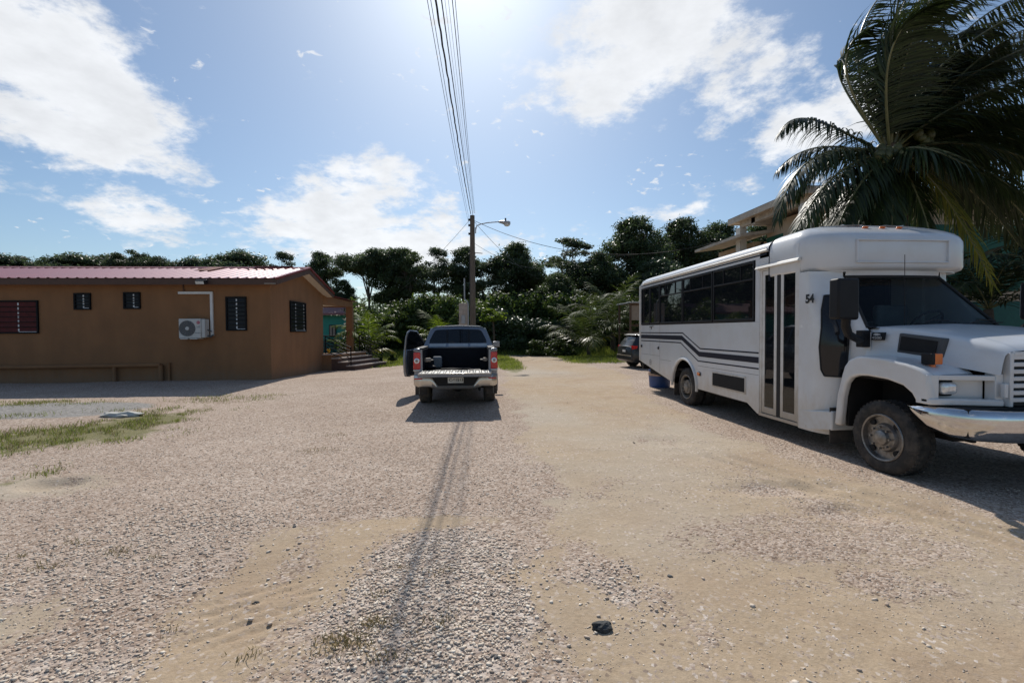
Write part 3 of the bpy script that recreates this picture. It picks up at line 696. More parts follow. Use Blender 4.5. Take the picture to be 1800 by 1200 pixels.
# the one dark rock and the pale slab
def rock(name, px, py, r, material, label, cat, seed, flat=.7):
    rng = np.random.default_rng(seed); import bmesh
    bm = bmesh.new(); bmesh.ops.create_icosphere(bm, subdivisions=3, radius=1.0)
    c = atG(px, py); c.z = float(gh(c.x, c.y))
    for v in bm.verts:
        p = v.co.copy(); k = 1+.28*(float(vnoise(p.x*1.0+5, p.y+p.z*.9, 2.1, seed))-.5)*2+.12*(float(vnoise(p.x+p.z, p.y+9, 6.0, seed))-.5)*2
        v.co = Vector((p.x*r[0]*k, p.y*r[1]*k, p.z*r[2]*k))
    me = bpy.data.meshes.new(name); bm.to_mesh(me); bm.free(); me.materials.append(MATS[material])
    o = bpy.data.objects.new(name, me); col.objects.link(o); o.location = c+Vector((0, 0, r[2]*flat)); tag(o, label, cat); return o
rock('dark_rock', 1058, 1108, (.052, .042, .030), 'dark_rock', 'dark grey lump of rock alone on the dirt in the foreground', 'rock', 3, .35)
rock('paving_slab', 215, 733, (.34, .17, .075), 'slab_pale', 'broken pale lump of concrete lying at the edge of the green grass', 'rubble', 12, .2)
c = atG(450, 1056); rock('small_stone', 450, 1056, (.022, .012, .009), 'dark_rock', 'small brown stone on the bare tracked patch of dirt', 'stone', 8)

# ------------------------------------------------------------------ brown house
HC = Vector((-7.06, 16.48, 0))                       # near right corner of the house
UX = Vector((-0.9998, 0.021, 0)).normalized(); VY = Vector((0, 1, 0))     # along the front wall (to the left), away from the lane front
def HF(u, z, out=0.0):                              # point on the front wall, u metres left of the corner
    return HC + UX*u + Vector((-0.021, -0.9998, 0))*out + Vector((0, 0, z))
def HS(v, z, out=0.0):                              # point on the lane-side wall
    return HC + VY*v + Vector((out, 0, z))
house = thing('house', HC, 'long single storey brown stuccoed house with a red sheet metal roof', 'house')
DEP = 5.5; LEN = 13.0; EAVE = 3.45; RIDGE = 4.12
w = MB()
p = [HC, HC+VY*DEP, HC+VY*DEP+UX*LEN, HC+UX*LEN]
w.prism([q+Vector((0, 0, -.4)) for q in p], (0, 0, EAVE+.4))
w.prism([HC+Vector((0, 0, EAVE)), HC+VY*DEP+Vector((0, 0, EAVE)), HC+VY*DEP/2+Vector((0, 0, RIDGE-.12))], UX*LEN)
w.build('wall', 'stucco_brown', house, smooth=0)
# corrugated roof
OV = .42; rf = MB()
def roof_slope(v0, z0, v1, z1, u0, u1, name):
    n = int((u1-u0)/.075); secs = []
    for k in range(n+1):
        u = u0+(u1-u0)*k/n; ph = (k % 4); dz = 0.028 if ph in (1,) else 0.0
        a = HC+UX*u+VY*v0+Vector((0, 0, z0+dz)); b = HC+UX*u+VY*v1+Vector((0, 0, z1+dz)); secs.append([a, b])
    m = MB().loft(secs); o = m.build(name, 'roof_red', house, smooth=0)
    s = o.modifiers.new('thick', 'SOLIDIFY'); s.thickness = .012; return o
sl_ = (RIDGE-EAVE)/(DEP/2)
roof_o = roof_slope(-OV, EAVE+.12-OV*sl_, DEP/2, RIDGE+.10, -OV, LEN, 'roof')
roof_slope(DEP+OV, EAVE+.12-OV*sl_, DEP/2, RIDGE+.10, -OV, LEN, 'roof')
rc = MB(); a = HC+VY*DEP/2+UX*(-OV-.02)+Vector((0, 0, RIDGE+.14)); b = HC+VY*DEP/2+UX*LEN+Vector((0, 0, RIDGE+.14))
for s in (-1, 1): rc.prism([a, a+Vector((0, s*.22, -.075)), a+Vector((0, s*.22, -.06)), a+Vector((0, 0, .018))], b-a)
rc.build('ridge_cap', 'roof_red_trim', roof_o)
# verge trims on the gable end, loose cap strips near the ridge
vt = MB()
for s, v0 in ((1, -OV), (-1, DEP+OV)):
    A = HC+VY*v0+UX*(-OV-.01)+Vector((0, 0, EAVE+.145-OV*sl_)); B = HC+VY*DEP/2+UX*(-OV-.01)+Vector((0, 0, RIDGE+.145))
    vt.prism([A, B, B+Vector((0, 0, -.07)), A+Vector((0, 0, -.07))], UX*.07)
for k, (u, l) in enumerate(((.25, 1.5), (.75, 1.2))):
    A = HC+UX*(u)+VY*(DEP/2-.05-.5*k)+Vector((0, 0, RIDGE+.17-.15*k)); vt.obox(A+UX*l/2, (l, .10, .02))
vt.build('verge_trim', 'roof_red_trim', roof_o)
pt = MB(); A = HC+UX*2.9+VY*(DEP/2-.02)+Vector((0, 0, RIDGE+.135)); D = Vector((0, -(DEP/2)*.42, -(RIDGE-EAVE)*.42))
pt.prism([A, A+UX*.55, A+UX*.55+D, A+D], (0, 0, .012)); pt.build('roof_patch', 'ridge_patch', roof_o)
# fascia, soffit
fa = MB()
z1 = EAVE+.10-OV*sl_
fa.prism([HF(-OV, z1, OV-.02), HF(LEN, z1, OV-.02), HF(LEN, z1-.20, OV-.02), HF(-OV, z1-.20, OV-.02)], (0.0, .025, 0))
for s, v0 in ((1, -OV+.03), (-1, DEP+OV)):
    A = HC+VY*v0+UX*(-OV+.03)+Vector((0, 0, z1)); B = HC+VY*DEP/2+UX*(-OV+.03)+Vector((0, 0, RIDGE+.085))
    fa.prism([A, B, B+Vector((0, 0, -.20)), A+Vector((0, 0, -.20))], UX*.03)
fa.build('fascia', 'fascia_brown', house)
so = MB()
so.prism([HF(-OV+.03, z1-.19, OV-.03), HF(LEN, z1-.19, OV-.03), HF(LEN, EAVE-.10, -.01), HF(-OV+.03, EAVE-.10, -.01)], (0, 0, .012))
for v0, v1 in ((-OV, DEP/2), (DEP+OV, DEP/2)):
    za = z1-.17; zb = RIDGE-.10
    A = HC+VY*v0; B = HC+VY*v1
    so.prism([A+UX*(-OV+.05)+Vector((0, 0, za)), B+UX*(-OV+.05)+Vector((0, 0, zb)), B+UX*.01+Vector((0, 0, zb)), A+UX*.01+Vector((0, 0, za))], (0, 0, .012))
so.build('soffit', 'soffit_cream', house)

def house_window(P, u0, u1, z0, z1, bars, latch, sign, curtain=None, rows=7):
    """P(u, z, out) -> point on the wall"""
    fr = MB(); t = .05
    def q(a, b, c, d, o0, o1, mb):
        mb.add([P(a, c, o0), P(b, c, o0), P(b, d, o0), P(a, d, o0), P(a, c, o1), P(b, c, o1), P(b, d, o1), P(a, d, o1)],
               [(0, 1, 2, 3), (4, 5, 6, 7), (0, 1, 5, 4), (1, 2, 6, 5), (2, 3, 7, 6), (3, 0, 4, 7)])
    q(u0, u1, z0, z0+t, .003, .055, fr); q(u0, u1, z1-t, z1, .003, .055, fr)
    q(u0, u0+t, z0+t, z1-t, .003, .055, fr); q(u1-t, u1, z0+t, z1-t, .003, .055, fr)
    win = fr.build('window', 'window_frame', house, bevel=.004)
    pn = MB(); q(u0+t, u1-t, z0+t, z1-t, .004, .010, pn); pn.build('pane', curtain or 'window_pane', win)
    lv = MB(); n = rows
    for k in range(n):
        zc = z0+t+(z1-z0-2*t)*(k+.5)/n; h = (z1-z0-2*t)/n*.40
        lv.add([P(u0+t, zc-h, .020), P(u1-t, zc-h, .020), P(u1-t, zc+h, .014), P(u0+t, zc+h, .014), P(u0+t, zc-h, .024), P(u1-t, zc-h, .024), P(u1-t, zc+h, .018), P(u0+t, zc+h, .018)],
               [(0, 1, 2, 3), (4, 5, 6, 7), (0, 1, 5, 4), (2, 3, 7, 6)])
    lv.build('louvre', 'red_curtain' if curtain else 'louvre', win)
    ba = MB()
    for z in [z0+t+(z1-z0-2*t)*(k+1)/(bars+1) for k in range(bars)]: q(u0+t, u1-t, z-.009, z+.009, .036, .050, ba)
    ba.build('security_bar', 'window_frame', win)
    for u in latch:
        for k in range(n):
            la = MB(); zc = z0+t+(z1-z0-2*t)*(k+.5)/n; h = (z1-z0)/n*.27; q(u-.022, u+.022, zc-h, zc+h, .027, .033, la); la.build('louvre_bracket', 'latch_white', win)
    la = MB(); a, b = min(latch[0], u1-t), (u0+t if sign > 0 else u1-t); q(min(a, b), max(a, b), z0+t, z0+t+.018, .027, .034, la)
    la.build('louvre_bracket', 'latch_white', win)
def fu(px): # pixel column -> distance along the front wall
    d = ray(px, 560); t = 0
    # intersect 2D line HC + UX*u with ray d
    det = d.x*(-UX.y) - d.y*(-UX.x); u = (d.x*HC.y - d.y*HC.x)/(UX.x*d.y - UX.y*d.x) ; return u
def fz(px, py):
    u = fu(px); P_ = HC+UX*u; d = ray(px, py); return CAM_H + d.z*(P_.y/d.y)
for (xa, xb, ya, yb, bars, lt, cur, rows) in ((0, 69, 528, 586, 5, [34], True, 7), (132, 161.5, 515, 544.5, 3, [149], None, 5), (219, 248.5, 513.5, 543, 3, [237], None, 5), (398, 434.5, 521.5, 581, 6, [417], None, 8)):
    if xa == 0: xa = -40
    house_window(HF, fu(xb), fu(xa), fz(xb, yb), fz(xb, ya), bars, [fu(l) for l in lt], 1, 'red_curtain' if cur else None, rows)
s0 = atX(509.5, 583, HC.x).y-HC.y; s1 = atX(536.8, 583, HC.x).y-HC.y; zb = atX(510, 583.5, HC.x).z; zt = atX(510, 528.5, HC.x).z
house_window(lambda u, z, o: HS(u, z, o), s0, s1, zb, zt, 6, [s0+(s1-s0)*.33, s0+(s1-s0)*.86], -1, None, 8)
# flood light under the eave
fl = MB(); u = fu(372); fl.obox(HF(u, EAVE-.12, OV+.10), (.34, .09, .14), Matrix.Rotation(math.radians(25), 3, 'X')); fo = fl.build('floodlight', 'black_plastic', house, bevel=.01)
fl = MB(); fl.obox(HF(u+.03, EAVE-.155, OV+.155), (.26, .012, .10), Matrix.Rotation(math.radians(25), 3, 'X')); fl.build('lens', 'lamp_lens', fo)
# brown drain pipe boxed along the foot of the wall
dp = MB()
za = fz(60, 642.5)
dp.tube([HF(fu(-60), fz(-5, 646)+.02, .10), HF(fu(40), fz(40, 645), .10), HF(fu(284), fz(284, 641), .10)], .065, 12)
dp.tube([HF(fu(284), fz(284, 641), .10), HF(fu(284), -.2, .10)], .07, 12)
dp.tube([HF(fu(203), fz(203, 641.5), .10), HF(fu(203), -.2, .10)], .055, 12)
dp.tube([HF(fu(297), .62, .06), HF(fu(297), -.2, .06)], .04, 12)
dp.build('drain_pipe', 'stucco_brown', house)
wr = MB(); wr.tube([HF(fu(324), EAVE-.05, .02), HF(fu(324.5), EAVE-.3, .03), HF(fu(326), fz(326, 513), .05)], .018, 8); wr.build('electric_cable', 'fascia_brown', house)
# porch: platform, flared steps, beam, column, ceiling
DS = Vector((.32, .947, 0)).normalized(); Z0 = -.17
A0 = Vector((HC.x+.03, 21.75, 0))
xs = [A0.x, -6.63, -6.33, -5.96]; hs = [.55, .37, .19, .01]
porch = MB(); A = Vector((-8.6, 21.96, 0))
pts = [Vector((HC.x-.02, 21.97, 0)), Vector((HC.x-.02, 21.78, 0)), Vector((xs[0]+.28, 21.78, 0)), Vector((xs[0]+.28, 21.78, 0))+DS*2.9, Vector((-8.5, 24.65, 0))]
porch.prism([q_+Vector((0, 0, Z0-.2)) for q_ in pts], (0, 0, .52-Z0+.2)); po = porch.build('porch_floor', 'stucco_brown', house)
for k in range(4):
    x0 = xs[k] if k else HC.x+.0
    tr = MB(); q0 = Vector((x0-.02, 21.73, 0)); x1 = xs[k+1]+.0 if k < 3 else xs[3]+.38
    pa = [q0, Vector((x1+.02, 21.73, 0)), Vector((x1+.02, 21.73, 0))+DS*2.92, q0+DS*2.92]
    tr.prism([q_+Vector((0, 0, hs[k]+.002)) for q_ in pa], (0, 0, .045)); 
    st = MB(); pb = [q0+Vector((.02, .02, 0)), Vector((x1, 21.75, 0)), Vector((x1, 21.75, 0))+DS*2.88, q0+DS*2.88+Vector((.02, 0, 0))]
    st.prism([q_+Vector((0, 0, Z0-.25)) for q_ in pb], (0, 0, hs[k]-Z0+.25))
    so_ = st.build('step', 'stucco_brown' if k == 0 else 'step_riser', house); tr.build('tread', 'step_tread', so_, bevel=.008)
bm_ = MB(); B0 = Vector((HC.x+.0, 21.97, 0)); C0 = Vector((atX(615, 600, -6.5).x, 24.55, 0))
colx = atY(615, 600, 24.55).x
zt0 = atY(577, 518, 22.05).z; zt1 = atY(621, 531, 24.55).z; zb0 = 2.78; zb1 = 2.92
bm_.prism([Vector((B0.x-.02, 21.95, zb1-.0)), Vector((colx+.15, 24.65, zb1)), Vector((colx+.15, 24.65, zt1)), Vector((B0.x-.02, 21.95, zt0))], (-.2, .06, 0))
bm_.prism([Vector((-12.5, 24.65, zb1)), Vector((colx-.04, 24.65, zb1)), Vector((colx-.04, 24.65, zt1)), Vector((-12.5, 24.65, zt1))], (0, .2, 0))
bm_.build('porch_beam', 'stucco_brown', house)
cb = MB(); cb.box(colx-.17, colx+.15, 24.50, 24.80, .5, 2.93); cb.build('porch_column', 'stucco_brown', house)
ce = MB(); ce.prism([Vector((-8.9, 21.97, 2.97)), Vector((B0.x-.1, 21.97, 2.97)), Vector((colx-.05, 24.63, 2.97)), Vector((-12.5, 24.63, 2.97)), Vector((-12.5, 21.97, 2.97))], (0, 0, .05)); ce.build('porch_ceiling', 'soffit_cream', house)
pr = MB(); pr.prism([Vector((-12.5, 21.97, zt0+.03)), Vector((B0.x+.1, 21.97, zt0+.03)), Vector((colx+.3, 24.90, zt1+.03)), Vector((-12.5, 24.90, zt1+.03))], (0, 0, .02)); pr.build('porch_roof', 'roof_red', house)
def railing(pts_top, base_drop, n, name='stair_railing'):
    r = MB(); a, b = Vector(pts_top[0]), Vector(pts_top[1])
    for k in range(n):
        dz = Vector((0, 0, -.17*k)); r.tube([a+dz, b+dz], .018 if k else .024, 8)
    r.tube([a+Vector((0, 0, .02)), a+Vector((0, 0, -base_drop[0]))], .026, 8); r.tube([b+Vector((0, 0, .02)), b+Vector((0, 0, -base_drop[1]))], .026, 8)
    r.build(name, 'iron_black', house)
ra = atY(571.5, 591, 21.85); rb = atY(616.7, 610.5, 21.85)
railing((ra, rb), (.8, 1.05), 5)
ra2 = ra+DS*2.8; rb2 = rb+DS*2.8; railing((ra2, rb2), (.8, 1.0), 5)
railing((Vector((-12, 24.70, 1.42)), Vector((colx-.2, 24.70, 1.42))), (.85, .85), 5, 'porch_railing')
ypot = atY(578, 615, 23.05)
yp = MB(); yp.ell(ypot, (.09, .09, .075), 12, 8); yp.tube([Vector((ypot.x, ypot.y, .56)), ypot], .06, 8); o = yp.build('yellow_pot', 'yellow_flower'); tag(o, 'small yellow pot on the porch behind the black stair rail', 'pot')

# air conditioner on the front wall
acu0, acu1 = fu(370), fu(326); zt_, zb_ = fz(340, 560.5), fz(340, 594)
ac = thing('air_conditioner', HF((acu0+acu1)/2, zb_, .2), 'white outdoor air conditioner unit mounted on the brown wall', 'air conditioner')
def fbox(mb, ua, ub, za, zb, oa, ob):
    mb.add([HF(ua, za, oa), HF(ub, za, oa), HF(ub, zb, oa), HF(ua, zb, oa), HF(ua, za, ob), HF(ub, za, ob), HF(ub, zb, ob), HF(ua, zb, ob)],
           [(0, 1, 2, 3), (4, 5, 6, 7), (0, 1, 5, 4), (1, 2, 6, 5), (2, 3, 7, 6), (3, 0, 4, 7)]); return mb
du = acu1-acu0
fbox(MB(), acu0+.12, acu1, zb_, zt_, .06, .36).build('casing', 'ac_white', ac, bevel=.015)
fbox(MB(), acu0, acu0+.118, zb_+.02, zt_-.02, .08, .33).build('service_cover', 'ac_white', ac, bevel=.012)
fc = HF(acu0+du*.665, (zb_+zt_)/2, .36); FN = Vector((-0.021, -0.9998, 0)).normalized(); R_ = (zt_-zb_)*.40
g = MB(); g.lathe([(0.0001, 0.002), (R_, 0.002)], fc, FN, 40); go = g.build('fan_grille', 'ac_grille', ac)
g = MB()
for k in range(1, 9): g.lathe([(R_*k/8-.004, .006), (R_*k/8, .012), (R_*k/8+.004, .006)], fc, FN, 36)
a_ = UX; 
for k in range(16):
    q = 2*math.pi*k/16; dd = a_*math.cos(q)+Vector((0, 0, 1))*math.sin(q); g.tube([fc+FN*.008+dd*.03, fc+FN*.008+dd*R_], .0035, 4)
g.build('grille_wire', 'grey_text', go)
g = MB(); g.lathe([(0.0001, .02), (R_*.22, .018), (R_*.24, .004)], fc, FN, 24); g.build('hub', 'ac_white', go)
lg = MB(); lc = HF(acu0+du*.23, zt_-(zt_-zb_)*.20, .361); lg.lathe([(.0001, .003), (.055, .003), (.056, 0)], lc, FN, 24); lo = lg.build('round_logo', 'ac_logo', ac)
rotF = Matrix((( -UX.x, 0, -FN.x*-1), (-UX.y, 0, FN.y), (0, 1, 0)))
rotF = Matrix.Rotation(math.pi/2, 3, 'X'); rotF = Matrix.Rotation(math.atan2(-UX.y, -UX.x), 3, 'Z') @ rotF
text_mesh('LG', 'logo_text', 'grey_text', ac, HF(acu0+du*.23, zt_-(zt_-zb_)*.42, .364), rotF, .09, .002)
text_mesh('DUAL INVERTER', 'model_text', 'grey_text', ac, HF(acu0+du*.24, zb_+(zt_-zb_)*.27, .364), rotF, .028, .002)
g = MB(); g.lathe([(.030, .004), (.036, .004)], lc, FN, 20); g.build('logo_ring', 'plate_white', lo)
g = MB()
for uu in (acu0+.22, acu1-.3): fbox(g, uu, uu+.24, zb_-.035, zb_-.005, .02, .40)
g.build('bracket', 'ac_white', ac)
g = MB(); g.tube([HF(acu0-.02, zb_+.08, .2), HF(acu0-.08, zb_+.04, .15), HF(acu0-.12, zb_+.10, .08)], .028, 10); g.tube([HF(acu0, zb_+.28, .2), HF(acu0-.10, zb_+.22, .12)], .02, 8); g.build('refrigerant_hose', 'ac_grille', ac)
g = MB(); zt2 = fz(345, 515); up = fu(374); fbox(g, up-.04, up+.045, fz(374, 590), zt2+.045, .002, .075); fbox(g, up+.047, fu(316), zt2-.04, zt2+.045, .002, .075)
g.build('pipe_cover', 'pvc_white', ac, bevel=.008)

# teal building seen through the porch
tb = thing('teal_house', (-12.5, 38, 0), 'turquoise house seen through the porch of the brown house', 'house')
m = MB(); m.box(-19, -9.9, 38, 43, .95, 2.95); m.build('wall', 'teal_wall', tb)
m = MB(); m.box(-19, -9.895, 37.98, 43, -.5, .945); m.build('plinth', 'teal_dark', tb)
m = MB(); m.prism([(-19.4, 37.3, 2.95), (-9.4, 37.3, 2.95), (-9.4, 37.3, 3.12), (-19.4, 37.3, 3.12)], (0, 3.2, .9)); m.build('roof', 'red_eave', tb)
wa = atY(578.5, 571, 37.95); wb = atY(591, 592, 37.95); m = MB(); m.box(wa.x, wb.x, 37.9, 37.97, wb.z, wa.z); wo = m.build('window', 'window_frame', tb)
m = MB(); m.box(wa.x+.06, (wa.x+wb.x)/2-.03, 37.88, 37.899, wb.z+.06, wa.z-.06); m.box((wa.x+wb.x)/2+.03, wb.x-.06, 37.88, 37.899, wb.z+.06, wa.z-.06); m.build('shutter', 'pale_panel', wo)

# ------------------------------------------------------------------ two storey house behind the bus
bh = thing('two_storey_house', (13, 18, 0), 'two storey cream house with wide eaves behind the bus and coconut palm', 'house')
XE = 11.0; XW = 12.1; YN = 14.3; YF = 18.9; ZE = 6.15; BX = 21.0
m = MB(); m.box(XW, BX, YN+1.0, YF-.9, -.3, 5.95); m.build('wall', 'cream_wall', bh)
m = MB(); m.prism([(XE, YN, ZE), (BX+1, YN, ZE), (BX+1, YF, ZE), (XE, YF, ZE)], (0, 0, .03)); m.build('soffit', 'cream_wall', bh)
m = MB()
m.box(XE-.05, XE-.002, YN-.05, YF+.05, ZE-.03, ZE+.20); m.box(XE-.002, BX+1, YN-.05, YN-.002, ZE-.03, ZE+.20); m.box(XE-.002, BX+1, YF+.002, YF+.05, ZE-.03, ZE+.20); m.build('fascia', 'cream_fascia', bh)
m = MB(); rx, ry = (XE+BX)/2, (YN+YF)/2
m.add([(XE-.06, YN-.06, ZE+.21), (BX+1, YN-.06, ZE+.21), (BX+1, YF+.06, ZE+.21), (XE-.06, YF+.06, ZE+.21), (XE+2.7, ry, ZE+.95), (BX-2, ry, ZE+.95)], [(0, 1, 5, 4), (1, 2, 5), (2, 3, 4, 5), (3, 0, 4), (0, 3, 2, 1)]); m.build('roof', 'roof_grey', bh)
m = MB(); m.box(XE+.25, XW+.3, YF-1.4, YF-1.15, ZE-.30, ZE-.002); m.box(XE+.25, XE+.45, YN+.3, YF-.35, ZE-.22, ZE-.003); m.build('beam', 'cream_fascia', bh)
for (px, Yc) in ((1303, None),):
    cx = XE+.35; Yc = atX(px, 420, cx).y; m = MB(); m.box(cx-.15, cx+.15, Yc-.15, Yc+.15, 3.0, ZE-.22); m.build('column', 'white_wall', bh)
m = MB(); cx = XE+.35; m.box(cx-.13, cx+.13, 14.7, 15.0, 3.0, ZE-.22); m.build('column', 'white_wall', bh)
m = MB(); m.box(XE-.1, XW, YN+.4, 21.6, 2.85, 3.05); m.build('balcony_floor', 'cream_wall', bh)
m = MB(); m.box(XE-.12, XE-.02, YN+.4, 21.6, 3.052, 3.95); m.build('balcony_wall', 'cream_wall', bh)
m = MB(); m.prism([(XE-.35, 17.5, 5.35), (XE+1.1, 17.5, 5.55), (XE+1.1, 21.3, 5.55), (XE-.35, 21.3, 5.35)], (0, 0, .12)); m.build('lower_canopy', 'cream_fascia', bh)
m = MB(); m.box(XW-.3, XW+4, 18.4, 21.2, -.3, 5.33); m.build('rear_wing', 'cream_wall', bh)
for (y0, y1, zz0, zz1, mt) in ((15.7, 16.5, 3.2, 5.5, 'green_wall'), (17.0, 18.0, 4.2, 5.4, 'green_wall'), (18.2, 18.6, 3.2, 5.3, 'window_pane')):
    m = MB(); m.box(XW-.012, XW-.002, y0, y1, zz0, zz1); o_ = m.build('shutter', mt, bh)
m = MB(); m.box(13.2, BX+.02, YN+.985, YN+.998, 3.0, 5.4); m.build('green_panel', 'green_wall', bh)
m = MB(); m.box(XW-.02, BX+.02, YN+.97, YN+.984, -.2, 2.6); m.build('lower_green_panel', 'teal_dark', bh)

# ------------------------------------------------------------------ shuttle bus
def mir(mb, xc):
    mb.mx = xc; return mb
XN, XC, XR = 4.60, 5.82, 7.04
bus = thing('shuttle_bus', (XC, 8.5, 0), 'white cutaway shuttle bus numbered 54 with navy stripes parked on the right', 'bus')
def px_poly(mb, pts, x, t): return mb.prism([(x, a, b) for a, b in pts], (t, 0, 0))
arch = [(10.03+.58*math.cos(math.radians(a)), .42+.58*math.sin(math.radians(a))) for a in range(180, -1, -12)]
arch = [(y, z) for y, z in arch if z > .40]
low = [(12.7, .79), (12.7, 1.765), (7.38, 1.765), (7.38, .27), (7.42, .27), (7.70, .404)] + arch + [(10.62, .42)]
b = MB()
px_poly(b, low, XN, .045)
b.box(XN+.001, XN+.045, 12.60, 12.70, 1.767, 2.778); b.box(XN+.001, XN+.045, 7.38, 7.49, 1.767, 2.778)
b.box(XN+.001, XN+.045, 7.14, 12.70, 2.78, 2.862); b.box(XN+.001, XN+.045, 6.50, 7.378, 2.6, 2.862)
low2 = [(12.7, .79), (12.7, 1.765), (6.95, 1.765), (6.95, .40)] + [(y, z) for y, z in arch] + [(10.62, .42)]
px_poly(b, low2, XR-.045, .045)
b.box(XR-.045, XR-.001, 12.60, 12.70, 1.767, 2.778); b.box(XR-.045, XR-.001, 6.95, 7.49, 1.767, 2.862); b.box(XR-.045, XR-.001, 7.49, 12.70, 2.78, 2.862)
b.box(XN+.05, XR-.05, 12.655, 12.70, .79, 1.75); b.box(XN+.05, XR-.05, 12.655, 12.70, 2.5, 2.86); b.box(XN+.05, XN+.3, 12.655, 12.70, 1.75, 2.5); b.box(XR-.3, XR-.05, 12.655, 12.70, 1.75, 2.5)
body = b.build('body', 'bus_white', bus)
prof = [(4.600, 2.862), (4.603, 2.91), (4.622, 2.96), (4.66, 3.0), (4.74, 3.035), (4.9, 3.07), (5.3, 3.11), (5.82, 3.13)]
prof = prof + [(2*XC-x, z) for x, z in prof[-2::-1]]
secs = []
for (y, k, dz) in ((7.15, 1, 0), (12.40, 1, 0), (12.56, .995, -.015), (12.66, .985, -.045), (12.70, .96, -.10)):
    secs.append([(XC+(x-XC)*k, y, max(z+dz*(z > 2.87), 2.862)) for x, z in prof])
MB().loft(secs).build('roof_panel', 'bus_white', bus, smooth=60)
g = MB(); g.tube([(XN-.012, 7.17, 2.885), (XN-.012, 12.45, 2.885)], .022, 10); g.box(XN-.02, XN+.003, 12.63, 12.715, .80, 2.86)
g.tube([(XN+.02, 12.69, .8), (XN+.02, 12.69, 2.86), (XN+.1, 12.69, 2.98), (XN+.4, 12.69, 3.05)], .022, 8)
g.build('gutter_rail', 'white_trim', bus)
g = MB(); g.box(XN-.003, XN, 7.2, 12.6, 2.822, 2.845); g.tube([(XN-.004, 7.2, 2.915), (XN-.004, 12.4, 2.915)], .009, 6); g.box(XN-.004, XN+.2, 7.128, 7.150, 2.40, 2.89)
g.tube([(x-.002 if x < XC else x+.002, 7.145, z+.006) for x, z in prof], .012, 6)
g.build('roof_seam', 'navy', bus)
# stripes
def stripe(pts): 
    m = MB(); n = len(pts); q = [(y, a) for y, a, c in pts] + [(y, c) for y, a, c in pts[::-1]]
    for i in range(n-1):
        (y0, a0, c0), (y1, a1, c1) = pts[i], pts[i+1]
        m.prism([(XN-.003, y0, a0), (XN-.003, y1, a1), (XN-.003, y1, c1), (XN-.003, y0, c0)], (.0028, 0, 0))
    return m
for pts in ([(12.62, 1.578, 1.553), (10.10, 1.582, 1.557), (9.32, 1.268, 1.243), (7.39, 1.272, 1.247)],
            [(12.62, 1.512, 1.412), (10.14, 1.512, 1.412), (9.36, 1.192, 1.092), (7.39, 1.192, 1.092)],
            [(12.62, 1.364, 1.340), (10.20, 1.364, 1.340), (9.40, 1.010, .986), (7.39, 1.014, .990)]):
    stripe(pts).build('stripe', 'navy', bus, smooth=0)
# side windows
def wpanel(y0, y1, z0, z1, x, out, split=True, slid=True):
    """one bus window with transom"""
    fr = MB(); t = .035; xa, xb = (x-out*.012, x+out*.02)
    xa, xb = min(xa, xb), max(xa, xb)
    fr.box(xa, xb, y0, y1, z0, z0+t*1.3); fr.box(xa, xb, y0, y1, z1-t, z1); fr.box(xa, xb, y0, y0+t, z0+t*1.3, z1-t); fr.box(xa, xb, y1-t, y1, z0+t*1.3, z1-t)
    zm = z0+(z1-z0)*.70
    if split:
        fr.box(xa, xb, y0+t, y1-t, zm-.014, zm+.014)
        for k in (.30, .72): ym = y0+(y1-y0)*k; fr.box(xa, xb, ym-.008, ym+.008, zm+.014, z1-t)
    w_ = fr.build('window', 'black_plastic', bus, bevel=.006)
    gl = MB(); gl.box(x-.002, x+.002, y0+t, y1-t, z0+t*1.3, (zm-.014) if split else z1-t)
    if split: gl.box(x-.002, x+.002, y0+t, y1-t, zm+.014, z1-t)
    gl.build('pane', 'bus_glass', w_, smooth=0)
for (y0, y1, sp) in ((11.36, 11.97, False), (11.99, 12.58, False), (10.11, 11.34, True), (8.83, 10.09, True), (7.51, 8.80, True)):
    wpanel(y0, y1, 1.785, 2.765, XN+.004, -1, sp); wpanel(y0, y1, 1.785, 2.765, XR-.004, 1, sp)
m = MB()
for xx in (XN+.02, XR-.03): 
    m.box(xx, xx+.01, 7.49, 12.60, 1.768, 1.786); m.box(xx, xx+.01, 7.49, 12.60, 2.764, 2.779)
    for yy in (7.50, 8.815, 10.10, 11.35, 11.98, 12.59): m.box(xx, xx+.01, yy-.02, yy+.02, 1.786, 2.764)
m.build('window_band', 'black_plastic', bus, smooth=0)
# passenger door
d_ = MB(); d_.box(XN+.006, XN+.05, 7.325, 7.378, .272, 2.598); d_.box(XN+.006, XN+.05, 6.478, 6.508, .272, 2.598); d_.box(XN-.004, XN+.05, 6.48, 7.378, .255, .30); d_.box(XN+.006, XN+.05, 6.51, 7.324, 2.575, 2.598)
dof = d_.build('door_frame', 'white_trim', bus)
g = MB(); g.prism([(XN-.055, 7.44, 2.61), (XN+.002, 7.44, 2.61), (XN+.002, 7.44, 2.665), (XN-.03, 7.44, 2.655)], (0, -.99, 0)); g.build('door_awning', 'white_trim', bus, bevel=.006)
for (a, c) in ((6.97, 7.322), (6.51, 6.885)):
    f = MB(); t = .06; f.box(XN+.008, XN+.045, a, a+t, .31, 2.57); f.box(XN+.012, XN+.045, c-t, c, .31, 2.57); f.box(XN+.012, XN+.045, a+t, c-t, .31, .41); f.box(XN+.012, XN+.045, a+t, c-t, 2.50, 2.57)
    do = f.build('door', 'white_trim', bus, bevel=.004)
    g = MB(); g.box(XN+.018, XN+.022, a+t, c-t, .41, 2.50); g.build('pane', 'door_glass', do, smooth=0)
g = MB(); g.box(XN+.008, XN+.042, 6.887, 6.968, .305, 2.574); g.build('door_seal', 'black_rubber', bus, bevel=.006)
